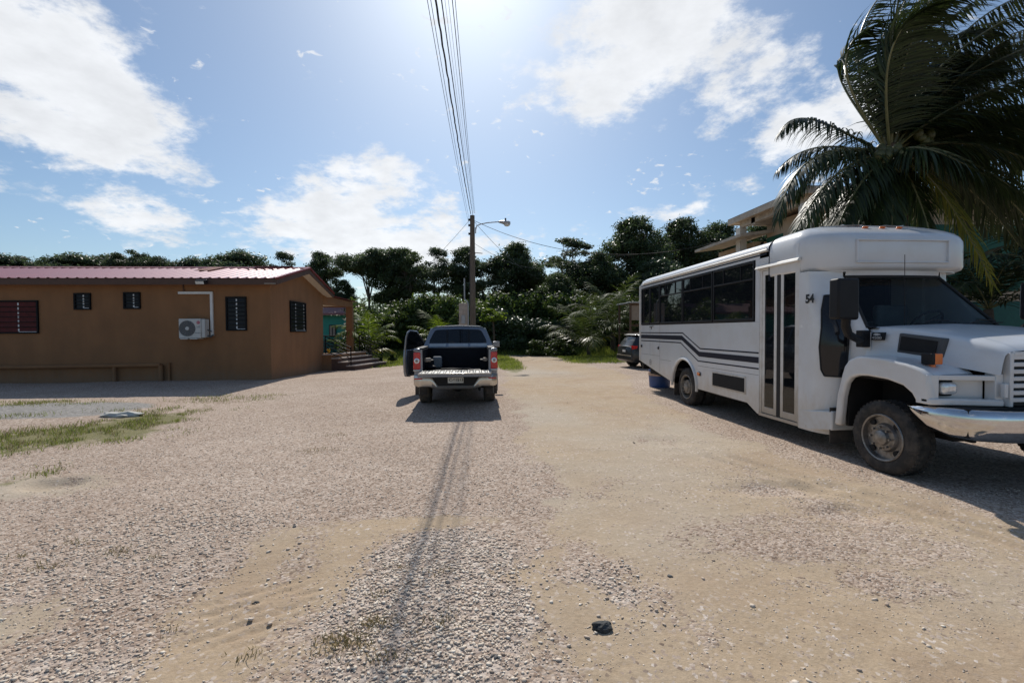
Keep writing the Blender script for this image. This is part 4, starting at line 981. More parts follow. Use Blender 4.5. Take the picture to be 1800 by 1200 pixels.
st = MB(); st.box(XN+.1, 5.4, 6.5, 7.34, .30, .36); st.box(4.95, 5.4, 6.5, 7.34, .36, .55); st.box(5.2, 5.4, 6.5, 7.34, .55, .72); st.build('door_steps', 'interior_grey', bus)
dc = MB(); dc.box(XN+.0305, XN+.031, 6.60, 6.67, 1.83, 2.0); dc.build('door_notice', 'plate_white', bus); dc = MB(); dc.box(XN+.0305, XN+.031, 6.60, 6.66, 1.30, 1.37); dc.build('door_notice', 'plate_white', bus)
# cap over the cab
def cap_contour(z, ins, fins):
    pts = [(XN+ins, 7.14)]
    r = .40
    pts += [(XN+ins, 6.62)]
    for a in range(0, 91, 15):
        q = math.radians(a); pts.append((XN+ins+(.54-ins*.3)*(1-math.cos(q))**1.0, 6.58-(6.58-6.13-fins)*math.sin(q)))
    pts.append((5.45, 6.12+fins)); pts.append((XC, 6.115+fins))
    pts = [(min(x, XC), y) for x, y in pts]
    return [(x, y, z) for x, y in pts] + [(2*XC-x, y, z) for x, y in pts[-2::-1]]
lv = [(2.44, .05, .10), (2.465, .01, .02), (2.50, -.004, 0), (2.80, -.004, 0), (2.86, -.002, .005), (2.93, .012, .05), (2.99, .045, .13), (3.04, .10, .24), (3.085, .20, .36), (3.12, .42, .46), (3.145, .75, .52), (3.155, 1.05, .56)]
cp = MB().loft([cap_contour(*l) for l in lv])
cp.prism([tuple(p) for p in cap_contour(3.150, .75, .52)], (0, 0, .006)); cp.prism([tuple(p) for p in cap_contour(2.43, .05, .10)], (0, 0, .012))
cap = cp.build('roof_cap', 'bus_white', bus, smooth=50)
pn = MB(); ex = .68
for (x0, x1, z0, z1) in ((XC-ex, XC+ex, 2.535, 2.555), (XC-ex, XC+ex, 2.835, 2.855), (XC-ex, XC-ex+.02, 2.556, 2.834), (XC+ex-.02, XC+ex, 2.556, 2.834)): pn.box(x0, x1, 6.098, 6.135, z0, z1)
pn.build('sign_frame', 'bus_white', cap, bevel=.006)
for (x, y, z) in ((XC-.95, 6.60, 3.045), (XC-.26, 6.44, 3.085), (XC, 6.44, 3.085), (XC+.26, 6.44, 3.085), (XC+.95, 6.60, 3.045)):
    m = MB(); m.ell((x, y, z), (.045, .035, .018), 14, 8); m.build('marker_lamp', 'amber', bus)
# column between door and cab
def colE(z):
    t = min(max((z-1.66)/(2.36-1.66), 0), 1); return (4.88+.21*t, 5.90+.38*t)
def colP(z, q):
    ex_, ey = colE(z); a = q*math.pi/2; return (4.6+(ex_-4.6)*(1-math.cos(a)), 6.32-(6.32-ey)*math.sin(a))
m = MB(); secs = []
for z in (.24, .5, .8, 1.02, 1.1, 1.4, 1.66, 1.9, 2.1, 2.36, 2.44):
    secs.append([(4.6, 6.478, z), (4.6, 6.32, z)] + [(*colP(z, q/8), z) for q in range(1, 9)])
m.loft(secs)
fm = MB(); fm.loft([[(XR-.002, 6.96, z), (XR-.06, 6.75, z), ((XR+2*XC-colE(z)[0])/2-.04, 6.38, z), (2*XC-colE(z)[0], colE(z)[1], z)] for z in (.4, 1.02, 1.66, 1.9, 2.1, 2.36, 2.44)]); fm.build('cab_corner', 'bus_white', bus, smooth=60)
# side of the cab between column and windscreen
secs = []
def winE(z):
    t = min(max((z-1.66)/(2.36-1.66), 0), 1)
    if z < 1.66: return (4.885, 5.60)
    return (4.90+.22*t, 5.68+.60*t)
s2 = MB()
for z in (1.15, 1.3, 1.60, 1.66, 1.9, 2.1, 2.36):
    a, c = colE(z), winE(z); secs.append([(a[0], a[1], z), ((a[0]+c[0])/2-.008, (a[1]+c[1])/2, z), (c[0], c[1], z)])
s2.loft(secs); mir(s2, XC)
m.build('cab_corner', 'bus_white', bus, smooth=60); s2.build('cab_pillar', 'bus_white', bus, smooth=60)
# quarter window
rows_ = [(1.02, .42, .84), (1.1, .35, .92), (1.4, .31, .97), (1.66, .35, .99), (1.9, .42, .99), (2.1, .55, .99)]
q1 = MB(); q2 = MB(); sA, sB = [], []
for (z, a, c) in rows_:
    n = 10; A = []
    for k in range(n+1):
        q = a+(c-a)*k/n; x, y = colP(z, q); x2, y2 = colP(z, q+.02 if q < .97 else q); A.append((x-.012, y-.010, z))
    sA.append(A)
q1.loft(sA); qo = q1.build('quarter_window', 'black_gloss', bus, smooth=60)
m = MB(); m.tube([(p[0][0]-.002, p[0][1], p[0][2]) for p in sA] + [p for p in sA[-1][1:]], .010, 6); m.tube([p for p in sA[0]], .010, 6); m.build('seal', 'black_rubber', qo)
m = MB(); m.prism([(4.60, 6.47, .25), (4.60, 6.47, .52), (4.84, 6.0, .56), (4.95, 6.0, .3)], (0, 0, 0.0001)); 
m = MB(); m.prism([(4.598, 6.47, .245), (4.598, 6.30, .25), (4.61, 5.87, .33), (4.61, 5.87, .58), (4.598, 6.25, .53), (4.598, 6.47, .52)], (.36, 0, 0)); m.build('side_step', 'bus_skirt', bus, bevel=.015)
rotL = Matrix(((0, 0, -1), (-1, 0, 0), (0, 1, 0)))
text_mesh('54', 'fleet_number', 'ink_black', bus, (4.5965, 6.27, 2.055), rotL, .16, .001, bold=.007)
# windscreen
def ws(u, t, off=0.0):
    hw = .91+(.70-.91)*t; bul = (1-u*u)*.09; return (XC+u*hw, 5.68+.60*t-bul*(1-.4*t)-off, 1.655+.705*t)
m = MB().loft([[ws(u/10, t/6) for u in range(-10, 11)] for t in range(7)]); ws_o = m.build('windscreen', 'windshield_glass', bus, smooth=60)
m = MB()
for a in (0, 1): m.tube([ws(u/10, a, .004) for u in range(-10, 11)], .022, 6)
for u in (-1, 1): m.tube([ws(u, t/6, .004) for t in range(7)], .020, 6)
m.build('seal', 'black_rubber', ws_o)
m = MB().loft([[ws(u/10, 1) for u in range(-10, 11)], [(ws(u/10, 1)[0], ws(u/10, 1)[1]-.02, 2.45) for u in range(-10, 11)]]); m.build('header_panel', 'bus_white', bus, smooth=60)
m = MB().loft([[(ws(u/10, 0)[0], ws(u/10, 0)[1]-.10, 1.652) for u in range(-10, 11)], [(ws(u/10, 0)[0], ws(u/10, 0)[1]+.04, 1.666) for u in range(-10, 11)]]); m.build('cowl', 'black_plastic', bus)
for (x, dx) in ((5.45, .5), (6.1, .5)):
    m = MB(); m.tube([(x, 5.54, 1.68), (x+dx*.5, 5.60, 1.75), (x+dx, 5.62, 1.74)], .008, 6); m.tube([(x-.05, 5.585, 1.70), (x+dx*1.15, 5.60, 1.715)], .007, 6); m.build('wiper', 'black_plastic', bus)
m = MB(); m.tube([(5.33, 5.60, 1.66), (5.32, 5.60, 2.56)], .004, 6); m.build('antenna', 'black_plastic', bus)
# interior
m = MB(); m.box(4.95, 6.69, 5.72, 6.05, 1.25, 1.64); m.box(6.0, 6.55, 5.95, 6.15, 1.45, 1.72); m.build('dashboard', 'interior_dark', bus, bevel=.03)
m = MB(); c = Vector((6.28, 6.22, 1.72)); ax = Vector((0, .75, .62)).normalized(); a1 = ax.orthogonal().normalized(); b1 = ax.cross(a1)
m.tube([c+(a1*math.cos(q)+b1*math.sin(q))*.21 for q in [2*math.pi*k/28 for k in range(29)]], .014, 6); m.tube([c-a1*.2, c+a1*.2], .012, 6); m.tube([c, c-ax*.3], .02, 6); m.build('steering_wheel', 'interior_dark', bus)
def seat(x, y, z, w=.5):
    m = MB(); m.box(x-w/2, x+w/2, y, y+.45, z+.3, z+.42); m.box(x-w/2, x+w/2, y+.38, y+.5, z+.42, z+1.05); m.build('seat', 'interior_grey', bus, bevel=.04)
seat(6.3, 6.35, .95); 
for k in range(6):
    for x in (5.05, 6.6): seat(x, 7.75+.78*k, .78, .75)
m = MB(); m.box(5.15, 6.45, 6.75, 6.77, 1.0, 1.7); m.build('driver_partition', 'interior_dark', bus)
# hood
hs_ = [(5.66, .885, 1.655, .955, 1.30), (5.45, .845, 1.655, .935, 1.30), (5.2, .80, 1.628, .90, 1.29), (4.95, .755, 1.585, .86, 1.27), (4.7, .70, 1.52, .79, 1.235), (4.52, .655, 1.465, .715, 1.20), (4.44, .625, 1.43, .675, 1.18)]
secs = []
for (y, wt, z, wb, zb) in hs_:
    cr = .045; half = [(-wb, zb), (-wt-.03, z-.10), (-wt-.008, z-.03), (-wt+.02, z-.004), (-wt+.07, z+.012), (-wt*.6, z+cr*.6), (0, z+cr)]
    secs.append([(XC+x, y, zz) for x, zz in half] + [(XC-x, y, zz) for x, zz in half[-2::-1]])
y, wt, z, wb, zb = hs_[-1]
secs.append([(x, 4.405+.0*abs(x), zz-.03 if zz > 1.3 else zz) for x, _, zz in secs[-1]])
hm = MB().loft(secs); hood = hm.build('hood', 'bus_white', bus, smooth=45)
# fenders
top = [(5.72, 1.06), (5.68, 1.18), (5.61, 1.265), (5.50, 1.315), (5.38, 1.325), (5.1, 1.31), (4.85, 1.27), (4.70, 1.225), (4.62, 1.17)]
outl = [(5.83, .42), (5.79, .8)] + top + [(4.60, .87), (4.745, .87), (4.80, .96), (4.90, 1.03), (5.09, 1.075), (5.35, 1.09), (5.48, 1.08), (5.58, 1.045), (5.645, .97), (5.69, .8), (5.715, .6), (5.73, .42)]
m = MB(); px_poly(m, outl, XN, .09); mir(m, XC); m.build('fender', 'bus_white', bus, bevel=.028, seg=3, smooth=50)
m = MB(); secs = []
for (y, z) in top: secs.append([(XN+.07, y, z-.003), (XN+.2, y, z+.004), (XN+.50, y, z+.006)])
m.loft(secs); mir(m, XC); m.build('fender_top', 'bus_white', bus, smooth=60)
m = MB(); m.box(XN+.10, XN+.56, 4.66, 5.70, 1.05, 1.10); m.box(XN+.55, XN+.60, 4.66, 5.80, .45, 1.10); m.box(XN+.10, XN+.56, 5.705, 5.75, .42, 1.10); mir(m, XC); m.build('wheel_well', 'underbody', bus)
m = MB(); m.box(XN+.01, XN+.32, 5.90, 5.915, .15, .62); mir(m, XC); m.build('mud_flap', 'mud_flap', bus)
m = MB(); m.box(XN+.04, XN+.5, 10.60, 10.615, .12, .55); mir(m, XC); m.build('mud_flap', 'mud_flap', bus)
# front face
def ff(x): # front plan line y for x
    a = abs(x-XC); return 4.44+max(0, (a-.62))/.6*.19
m = MB()
def fpanel(x0, x1, z0, z1, back, thick): m.prism([(x0, ff(x0)+back, z0), (x1, ff(x1)+back, z0), (x1, ff(x1)+back, z1), (x0, ff(x0)+back, z1)], (0, thick, 0))
fpanel(4.602, 4.70, .872, 1.17, 0, .12); fpanel(4.701, 5.15, 1.12, 1.17, 0, .12); fpanel(5.151, 5.22, .872, 1.19, 0, .1); fpanel(4.701, 5.15, .90, 1.119, .11, .02)
mir(m, XC); m.build('headlight_panel', 'bus_white', bus, bevel=.006)
m = MB(); m.prism([(4.60, ff(4.60)-.03, .868), (5.20, ff(5.20)-.03, .868), (5.20, ff(5.2)-.03, .935), (4.60, ff(4.6)-.03, .935)], (0, .10, 0)); mir(m, XC); m.build('headlight_sill', 'bus_white', bus, bevel=.015)
for s in (1, -1):
    hx = XC-s*(XC-4.79); hy = ff(hx)+.05
    m = MB(); m.obox((hx, hy+.035, 1.035), (.22, .06, .175)); hl = m.build('headlight', 'black_plastic', bus, bevel=.03, seg=3)
    m = MB(); m.obox((hx+.012*s, hy-.01, 1.035), (.165, .10, .125)); m.build('lens', 'clear_lens', hl, bevel=.04, seg=4)
m = MB(); m.box(5.16, 5.20, 4.38, 4.42, .96, 1.10); m.box(2*XC-5.20, 2*XC-5.16, 4.38, 4.42, .96, 1.10); m.build('grille_bracket', 'bus_white', bus, bevel=.005)
m = MB(); m.box(5.222, 6.418, 4.46, 4.48, .87, 1.39); gr = m.build('grille', 'interior_dark', bus)
m = MB()
for k in range(7): m.box(5.26, 6.38, 4.39, 4.45, .915+.070*k, .957+.070*k)
m.box(5.222, 5.262, 4.385, 4.46, .87, 1.40); m.box(6.378, 6.418, 4.385, 4.46, .87, 1.40); m.box(5.263, 6.377, 4.385, 4.458, 1.372, 1.41)
m.build('grille_slat', 'bus_white', gr, bevel=.006)
# bumper
path = [(4.70, 4.90, .0), (4.655, 4.80, .35), (4.65, 4.66, .75), (4.69, 4.48, .95), (4.80, 4.33, 1), (5.0, 4.22, 1), (5.4, 4.16, 1), (5.82, 4.145, 1)]
path = path + [(2*XC-x, y, k) for x, y, k in path[-2::-1]]; secs = []
for i, (x, y, k) in enumerate(path):
    a = Vector(path[max(i-1, 0)][:2]); c = Vector(path[min(i+1, len(path)-1)][:2]); tn = (c-a).normalized(); nn = Vector((tn.y, -tn.x))
    H = .03+.27*k; zt_ = .855-.03*(1-k)
    sec = []
    for (o, f) in ((-.05, 0.0), (.0, .0), (.018, .05), (.028, .25), (.03, .55), (.015, .85), (-.02, 1.0), (-.07, 1.02)):
        sec.append((x+nn.x*o, y+nn.y*o, zt_-H*f))
    secs.append(sec)
MB().loft(secs).build('bumper', 'chrome', bus, smooth=50)
m = MB(); m.box(4.75, 6.89, 4.36, 4.7, .58, .86); m.build('bumper_bracket', 'underbody', bus)
# hood side vents, badge, turn lamps
for s in (1, -1):
    def mx(p): return (p[0] if s > 0 else 2*XC-p[0], p[1], p[2])
    m = MB(); P4 = [(4.952, 5.30, 1.365), (5.005, 4.84, 1.325), (5.045, 4.84, 1.535), (4.985, 5.30, 1.592)]
    m.prism([mx((a-.028, b_, c)) for a, b_, c in P4], (.09*s, 0, 0)); v = m.build('hood_vent', 'vent_grey', bus, bevel=.015, seg=3)
    m = MB(); P5 = [(4.955, 5.26, 1.395), (5.000, 4.89, 1.365), (5.034, 4.89, 1.505), (4.980, 5.26, 1.555)]
    m.prism([mx((a-.036, b_, c)) for a, b_, c in P5], (.01*s, 0, 0)); m.build('mesh', 'underbody', v)
    tx = XC-s*(XC-4.80); m = MB(); m.obox((tx, 4.76, 1.325), (.115, .12, .115)); m.tube([(tx, 4.76, 1.22), (tx, 4.76, 1.28)], .03, 8); tl = m.build('turn_lamp', 'amber', bus, bevel=.02, seg=3)
    m = MB(); m.obox((tx-s*.05, 4.76, 1.325), (.045, .124, .12)); m.build('lamp_base', 'black_plastic', tl, bevel=.012)
bn = Vector((4.905-4.885, 5.42-5.58, 0)).normalized()
m = MB(); m.prism([(4.868, 5.585, 1.505), (4.893, 5.435, 1.505), (4.912, 5.435, 1.60), (4.888, 5.585, 1.60)], (.02, 0, 0)); bd = m.build('badge', 'black_plastic', bus, bevel=.003)
rb_ = Matrix((( bn.x, 0, -.97), (bn.y, 0, -.2), (0, 1, 0))); rb_ = Matrix(((bn.x, -.0, bn.y), (bn.y, 0, -bn.x), (0, 1, 0)))
text_mesh('4500', 'badge_number', 'silver_letter', bus, (4.8745, 5.51, 1.533), rb_, .048, .002, 1.25, .001)
m = MB(); cxy = Vector((4.876, 5.51, 1.575))
bow = [(-.042, -.010), (-.018, -.010), (-.018, -.018), (.018, -.018), (.018, -.010), (.046, -.010), (.040, .010), (.018, .010), (.018, .018), (-.018, .018), (-.018, .010), (-.036, .010)]
m.prism([cxy+bn*a+Vector((0, 0, c*.8)) for a, c in bow], (-.004, 0, 0)); m.build('bow_emblem', 'silver_letter', bus)
# mirrors
def mirror(cx, cy, side):
    m = MB(); m.obox((cx, cy, 2.0), (.27, .15, .48)); m.obox((cx+side*.115, cy+.0, 1.86), (.05, .13, .22)); mo = m.build('mirror', 'black_plastic', bus, bevel=.035, seg=3)
    m = MB(); m.box(cx-.115, cx+.115, cy+.076, cy+.080, 1.80, 2.20); m.build('mirror_glass', 'chrome', mo)
    bx = 4.86 if side > 0 else 2*XC-4.86
    m = MB(); m.tube([(cx+side*.03, cy, 1.78), (cx+side*.05, cy+.03, 1.68), (cx+side*.13, cy+.08, 1.58), ((cx+bx)/2+side*.08, cy+.14, 1.51), (bx-side*.06, 5.66, 1.50)], [.05, .05, .048, .045, .045], 10)
    m.obox((bx-side*.02, 5.66, 1.52), (.12, .10, .21)); m.build('mirror_arm', 'black_plastic', mo, bevel=.01)
mirror(4.385, 5.44, 1); mirror(7.33, 5.75, -1)
# rear wheel flare, marker, vent, handles
m = MB(); m.tube([(XN-.006, 10.03+.585*math.cos(math.radians(a)), .42+.585*math.sin(math.radians(a))) for a in range(-6, 187, 8)], .03, 8); mir(m, XC); m.build('wheel_arch_trim', 'bus_white', bus)
m = MB(); m.box(XN+.05, XN+.7, 9.45, 9.47, .40, 1.0); m.box(XN+.05, XN+.7, 10.60, 10.62, .40, 1.0); m.box(XN+.05, XN+.7, 9.45, 10.62, 1.0, 1.02); m.box(XN+.68, XN+.7, 9.47, 10.6, .4, 1.0); mir(m, XC); m.build('wheel_well', 'underbody', bus)
m = MB(); m.obox((XN-.012, 9.34, .735), (.02, .12, .075)); so_ = m.build('side_marker', 'black_plastic', bus, bevel=.006); m = MB(); m.obox((XN-.024, 9.34, .735), (.02, .095, .055)); m.build('lens', 'amber', so_, bevel=.006)
m = MB(); m.box(XN-.012, XN-.001, 7.73, 8.83, .54, .84); vo = m.build('side_vent', 'white_trim', bus, bevel=.004)
m = MB(); m.box(XN-.016, XN-.0125, 7.76, 8.80, .57, .81); m.build('mesh', 'underbody', vo)
m = MB(); m.box(XN-.0015, XN, 11.345, 11.352, .60, 1.76); m.box(XN-.0015, XN, 11.36, 12.62, .99, .997); m.box(XN-.0015, XN, 7.39, 9.4, .895, .902); m.box(XN-.0015, XN, 10.7, 11.34, .905, .912); m.box(XN-.0015, XN, 11.98, 11.986, 1.0, 1.76); m.build('panel_seam', 'grey_text', bus, smooth=0)
for (y, z) in ((11.42, 1.19), (12.56, 1.20)):
    m = MB(); m.obox((XN-.012, y, z), (.02, .05, .07)); m.tube([(XN-.02, y, z), (XN-.03, y+.05, z+.01)], .008, 6); m.build('latch', 'black_plastic', bus, bevel=.004)
m = MB(); m.tube([(XN-.012, 12.0, 1.72), (XN-.012, 11.75, 1.735)], .008, 6); m.tube([(XN-.012, 11.87, 1.73), (XN-.012, 11.87, 1.66)], .008, 6); m.build('exit_handle', 'black_plastic', bus)
m = MB(); m.lathe([(.055, .002), (.068, .003), (.075, .002)], (XN, 11.95, .80), (-1, 0, 0), 24); m.lathe([(.0001, .002), (.03, .002)], (XN, 11.95, .80), (-1, 0, 0), 16); m.build('round_decal', 'grey_text', bus)
m = MB(); m.box(4.7, 6.94, 6.0, 12.6, .705, .76); m.box(4.98, 6.66, 4.7, 5.9, .46, .70); m.box(4.78, 6.86, 5.9, 12.4, .46, .70); m.box(5.1, 6.5, 5.6, 12.5, .36, .46); m.box(4.72, 5.1, 7.8, 9.3, .36, .5); m.tube([(5.0, 9.9, .40), (6.6, 9.9, .40)], .09, 10); m.build('chassis', 'underbody', bus)
m = MB(); m.box(4.7, 6.94, 12.70, 12.80, .55, .78); m.build('rear_bumper', 'black_plastic', bus, bevel=.01)
wheel(bus, 4.615, 5.16, .405, -1, .415, .25, .265, 'tyre', 'rim_steel', 8)
wheel(bus, 2*XC-4.615, 5.16, .405, 1, .415, .25, .265, 'tyre', 'rim_steel', 8)
wheel(bus, 4.635, 10.0, .39, -1, .405, .23, .265, 'tyre', 'rim_dusty', 8, .10)
wheel(bus, 2*XC-4.635, 10.0, .39, 1, .405, .23, .265, 'tyre', 'rim_dusty', 8, .10)
for s in (1, -1):
    m = MB(); xo = XC-s*(XC-4.90); m.lathe([(.26, 0), (.39, .01), (.405, .04), (.405, .2), (.39, .23), (.26, .24), (.26, 0)], (xo, 10.0, .39), (s, 0, 0), 40); m.build('inner_tyre', 'tyre', bus)

bus.location.y -= 0.36

# ------------------------------------------------------------------ pickup truck
XT, YB, HW = -.40, 9.7, .885
tk = thing('pickup_truck', (XT, 12.2, 0), 'grey double cab pickup truck with its tailgate down and driver side door open', 'pickup truck')
def mt(mb): return mir(mb, XT)
XL = XT-HW
# bed
m = MB(); secs = []
for (y, k) in ((YB+.04, .985), (YB+.15, 1), (YB+1.42, 1)):
    secs.append([(XT-HW*k+.03, y, .56), (XT-HW*k, y, .66), (XT-HW*k-.005, y, .95), (XT-HW*k+.01, y, 1.15), (XT-HW*k+.035, y, 1.24), (XT-HW*k+.10, y, 1.262), (XT-HW*k+.17, y, 1.255), (XT-HW*k+.175, y, .80)])
m.loft(secs); m.prism([p for p in secs[0]], (0, .004, 0)); mt(m); m.build('bed_side', 'truck_paint', tk, smooth=40)
m = MB(); m.prism([(XL+.02, YB+.06, 1.262), (XL+.185, YB+.06, 1.258), (XL+.185, YB+.06, 1.285), (XL+.05, YB+.06, 1.29)], (0, 1.35, 0)); mt(m); m.build('bed_rail_cap', 'truck_dark', tk)
m = MB(); m.box(XL+.176, XT+HW-.176, YB+.02, YB+1.40, .74, .785); m.box(XL+.178, XT+HW-.178, YB+1.36, YB+1.40, .786, 1.24)
m.box(XL+.176, XL+.19, YB+.1, YB+1.36, .79, 1.25); m.box(XT+HW-.19, XT+HW-.176, YB+.1, YB+1.36, .79, 1.25)
m.box(XL+.192, XL+.36, YB+.55, YB+1.2, .786, 1.0); m.box(XT+HW-.36, XT+HW-.192, YB+.55, YB+1.2, .786, 1.0); m.build('bed_liner', 'truck_dark', tk, bevel=.015)
m = MB(); m.tube([(XL+.24, YB+.12, 1.03), (XL+.33, YB+.2, 1.03)], .045, 12); m.build('tailgate_bumper', 'pale_panel', tk); m = MB(); m.tube([(XT+HW-.24, YB+.12, 1.03), (XT+HW-.28, YB+.2, 1.03)], .04, 12); m.build('tailgate_bumper', 'pale_panel', tk)
# tailgate lying open with corrugated inner face
m = MB(); x0, x1 = XL+.155, XT+HW-.155; n = 150; s1, s2 = [], []
def cor(x): return .016*max(0, math.sin((x-x0)/(x1-x0)*math.pi*2*12))**.6
a, c = [], []
for k in range(n+1):
    x = x0+(x1-x0)*k/n; a.append((x, YB-.50, .79+cor(x))); c.append((x, YB+.0, .80+cor(x)))
m.loft([a, c]); m.prism([(x0, YB-.50, .785), (x1, YB-.50, .785), (x1, YB+.0, .79), (x0, YB+.0, .79)], (0, 0, .003)); tg = m.build('tailgate', 'tailgate_metal', tk, smooth=50)
m = MB(); m.box(x0-.01, x1+.01, YB-.535, YB-.0, .715, .785); m.build('tailgate_skin', 'truck_paint', tg, bevel=.02)
m = MB(); m.box(x0-.0, x1+.0, YB-.545, YB-.50, .775, .802); m.box(x0-.03, x0+.02, YB-.02, YB+.10, .72, .79); m.box(x1-.02, x1+.03, YB-.02, YB+.10, .72, .79); m.build('tailgate_edge', 'chrome_dusty', tg, bevel=.008)
# tail lamps
for s in (-1, 1):
    lx = XT+s*(HW-.068)
    m = MB(); m.prism([(lx-.078, YB+.02, .84), (lx+.078, YB+.02, .84), (lx+.078-.01*(s > 0), YB+.03, 1.20), (lx-.078+.01*(s < 0), YB+.03, 1.20)], (0, .12, 0)); tl = m.build('tail_lamp', 'red_lens', tk, bevel=.02, seg=3)
    m = MB(); m.lathe([(.0001, .014), (.03, .012), (.056, .004), (.058, -.004)], (lx, YB+.018, 1.02), (0, -1, 0), 24); m.build('reverse_lens', 'clear_lens', tl)
    m = MB(); m.lathe([(.0001, .024), (.028, .02), (.030, .012)], (lx, YB+.018, 1.02), (0, -1, 0), 16); m.build('bulb', 'pale_panel', tl)
    m = MB(); m.obox((lx, YB+.05, .815), (.15, .06, .04)); m.build('lamp_trim', 'tailgate_metal', tk, bevel=.01)
    m = MB(); m.obox((lx-.005*s, YB+.07, 1.243), (.15, .1, .07)); m.build('bed_corner', 'truck_paint', tk, bevel=.03, seg=3)
# bumper with black centre and number plate
def bsec(x): # chrome bumper section heights by |x|
    a = abs(x-XT)
    zt = .715 if a > .50 else (.70-(.50-a)/.13*.20 if a > .37 else .50)
    zb = .475 if a > .55 else .475-.055*min((.55-a)/.2, 1)
    if a > .80: zb += (a-.80)*.35
    return zt, zb
secs = []
for k in range(61):
    x = XT+(-1+2*k/60)*(HW-.005); a = abs(x-XT); zt, zb = bsec(x); yy = YB-.12+.12*max(0, (a-.72)/.165)**2
    secs.append([(x, yy+.14, zt+.0), (x, yy+.015, zt+.002), (x, yy, zt-.02), (x, yy-.01, (zt+zb)/2), (x, yy+.01, zb+.02), (x, yy+.05, zb), (x, yy+.14, zb+.01)])
bu = MB().loft(secs).build('bumper', 'chrome_dusty', tk, smooth=50)
m = MB(); m.prism([(XT-.49, YB-.09, .705), (XT+.49, YB-.09, .705), (XT+.37, YB-.09, .50), (XT-.37, YB-.09, .50)], (0, .14, 0)); m.build('step_pad', 'black_plastic', bu)
for s in (-1, 1):
    m = MB(); m.obox((XT+s*.77, YB-.135+.01, .655), (.17, .02, .028)); m.build('reflector', 'red_lens', bu, bevel=.006)
m = MB(); m.box(XT-.165, XT+.165, YB-.104, YB-.098, .555, .695); pl = m.build('number_plate', 'plate_white', tk, bevel=.004)
text_mesh('C-61513', 'plate_number', 'ink_black', tk, (XT+.01, YB-.106, .617), Matrix.Rotation(math.pi/2, 3, 'X'), .092, .0008, .92, .0022)
text_mesh('BELIZE', 'plate_text', 'ink_black', tk, (XT, YB-.106, .679), Matrix.Rotation(math.pi/2, 3, 'X'), .022, .0008)
# cab
YC = YB+1.45; YW = YC+1.72; YH = YC+2.15
body = MB(); secs = []
for (y, zt, k) in ((YC, 1.24, .985), (YC+.05, 1.25, 1), (YW+.3, 1.22, 1), (YH+.2, 1.18, 1), (YH+1.1, 1.08, .97), (YH+1.35, .95, .88), (YH+1.42, .60, .82)):
    w_ = HW*k; secs.append([(XT-w_+.06, y, .42), (XT-w_, y, .52), (XT-w_-.005, y, .85), (XT-w_+.015, y, zt-.12), (XT-w_+.05, y, zt-.02), (XT-w_+.12, y, zt), (XT, y, zt+.02), (XT+w_-.12, y, zt), (XT+w_-.05, y, zt-.02), (XT+w_-.015, y, zt-.12), (XT+w_+.005, y, .85), (XT+w_, y, .52), (XT+w_-.06, y, .42)])
body.loft(secs, True, True); body.build('cab_body', 'truck_paint', tk, smooth=40)
def gx(z): return .845-(z-1.22)/.50*.185            # half width of the glasshouse
rw = MB()
out = [(-gx(1.20), 1.20), (-gx(1.45), 1.45), (-.665, 1.66), (-.62, 1.725), (-.54, 1.755), (0, 1.775), (.54, 1.755), (.62, 1.725), (.665, 1.66), (gx(1.45), 1.45), (gx(1.20), 1.20), (0, 1.20)]
inn = [(-.70, 1.345), (-.69, 1.42), (-.60, 1.60), (-.565, 1.65), (-.51, 1.672), (0, 1.69), (.51, 1.672), (.565, 1.65), (.60, 1.60), (.69, 1.42), (.70, 1.345), (0, 1.345)]
def yr(z): return YC+.06+(z-1.2)*.30
rw.loft([[(XT+x, yr(z), z) for x, z in out], [(XT+x, yr(z)-.012, z) for x, z in inn]], True); cabr = rw.build('cab_rear_panel', 'truck_paint', tk, smooth=30)
m = MB(); m.prism([(XT+x, yr(z)+.006, z) for x, z in inn], (0, .004, 0)); rg = m.build('rear_window', 'truck_glass', tk, smooth=0)
m = MB()
for x in (-.265, .265): m.prism([(XT+x-.022, yr(1.35)-.005, 1.35), (XT+x+.022, yr(1.35)-.005, 1.35), (XT+x+.022, yr(1.68)-.005, 1.68), (XT+x-.022, yr(1.68)-.005, 1.68)], (0, .008, 0))
m.build('window_divider', 'black_plastic', rg)
m = MB()
for (a, c) in ((-.70, -.30), (-.235, .235), (.30, .70)): m.prism([(XT+a, yr(1.27)-.012, 1.27), (XT+c, yr(1.27)-.012, 1.27), (XT+c, yr(1.335)-.012, 1.335), (XT+a, yr(1.335)-.012, 1.335)], (0, .006, 0))
m.build('lower_glass_strip', 'lamp_grey', rg)
rf = MB(); secs = []
for (y, dz, k) in ((yr(1.77)-.03, -.01, .98), (yr(1.77)+.25, .01, 1), (YC+1.2, .005, 1), (YC+1.5, -.04, .97)):
    secs.append([(XT-.655*k, y, 1.665+dz), (XT-.615*k, y, 1.73+dz), (XT-.54*k, y, 1.762+dz), (XT, y, 1.782+dz), (XT+.54*k, y, 1.762+dz), (XT+.615*k, y, 1.73+dz), (XT+.655*k, y, 1.665+dz)])
rf.loft(secs); rf.build('roof', 'truck_paint', tk, smooth=50)
m = MB()
for (ya, yb_) in ((YC+.33, YC+.98), (YC+1.06, YC+1.75)):
    m.prism([(XT-gx(1.24), ya, 1.24), (XT-gx(1.24), yb_, 1.24), (XT-.66, min(yb_, YC+1.45), 1.66), (XT-.66, ya+.02, 1.66)], (.004, 0, 0))
mt(m); m.build('side_window', 'truck_glass', tk, smooth=0)
m = MB(); m.prism([(XT-.78, YW+.22, 1.22), (XT+.78, YW+.22, 1.22), (XT+.62, YC+1.5, 1.70), (XT-.62, YC+1.5, 1.70)], (0, .004, .004)); m.build('windscreen', 'truck_glass', tk, smooth=0)
m = MB()
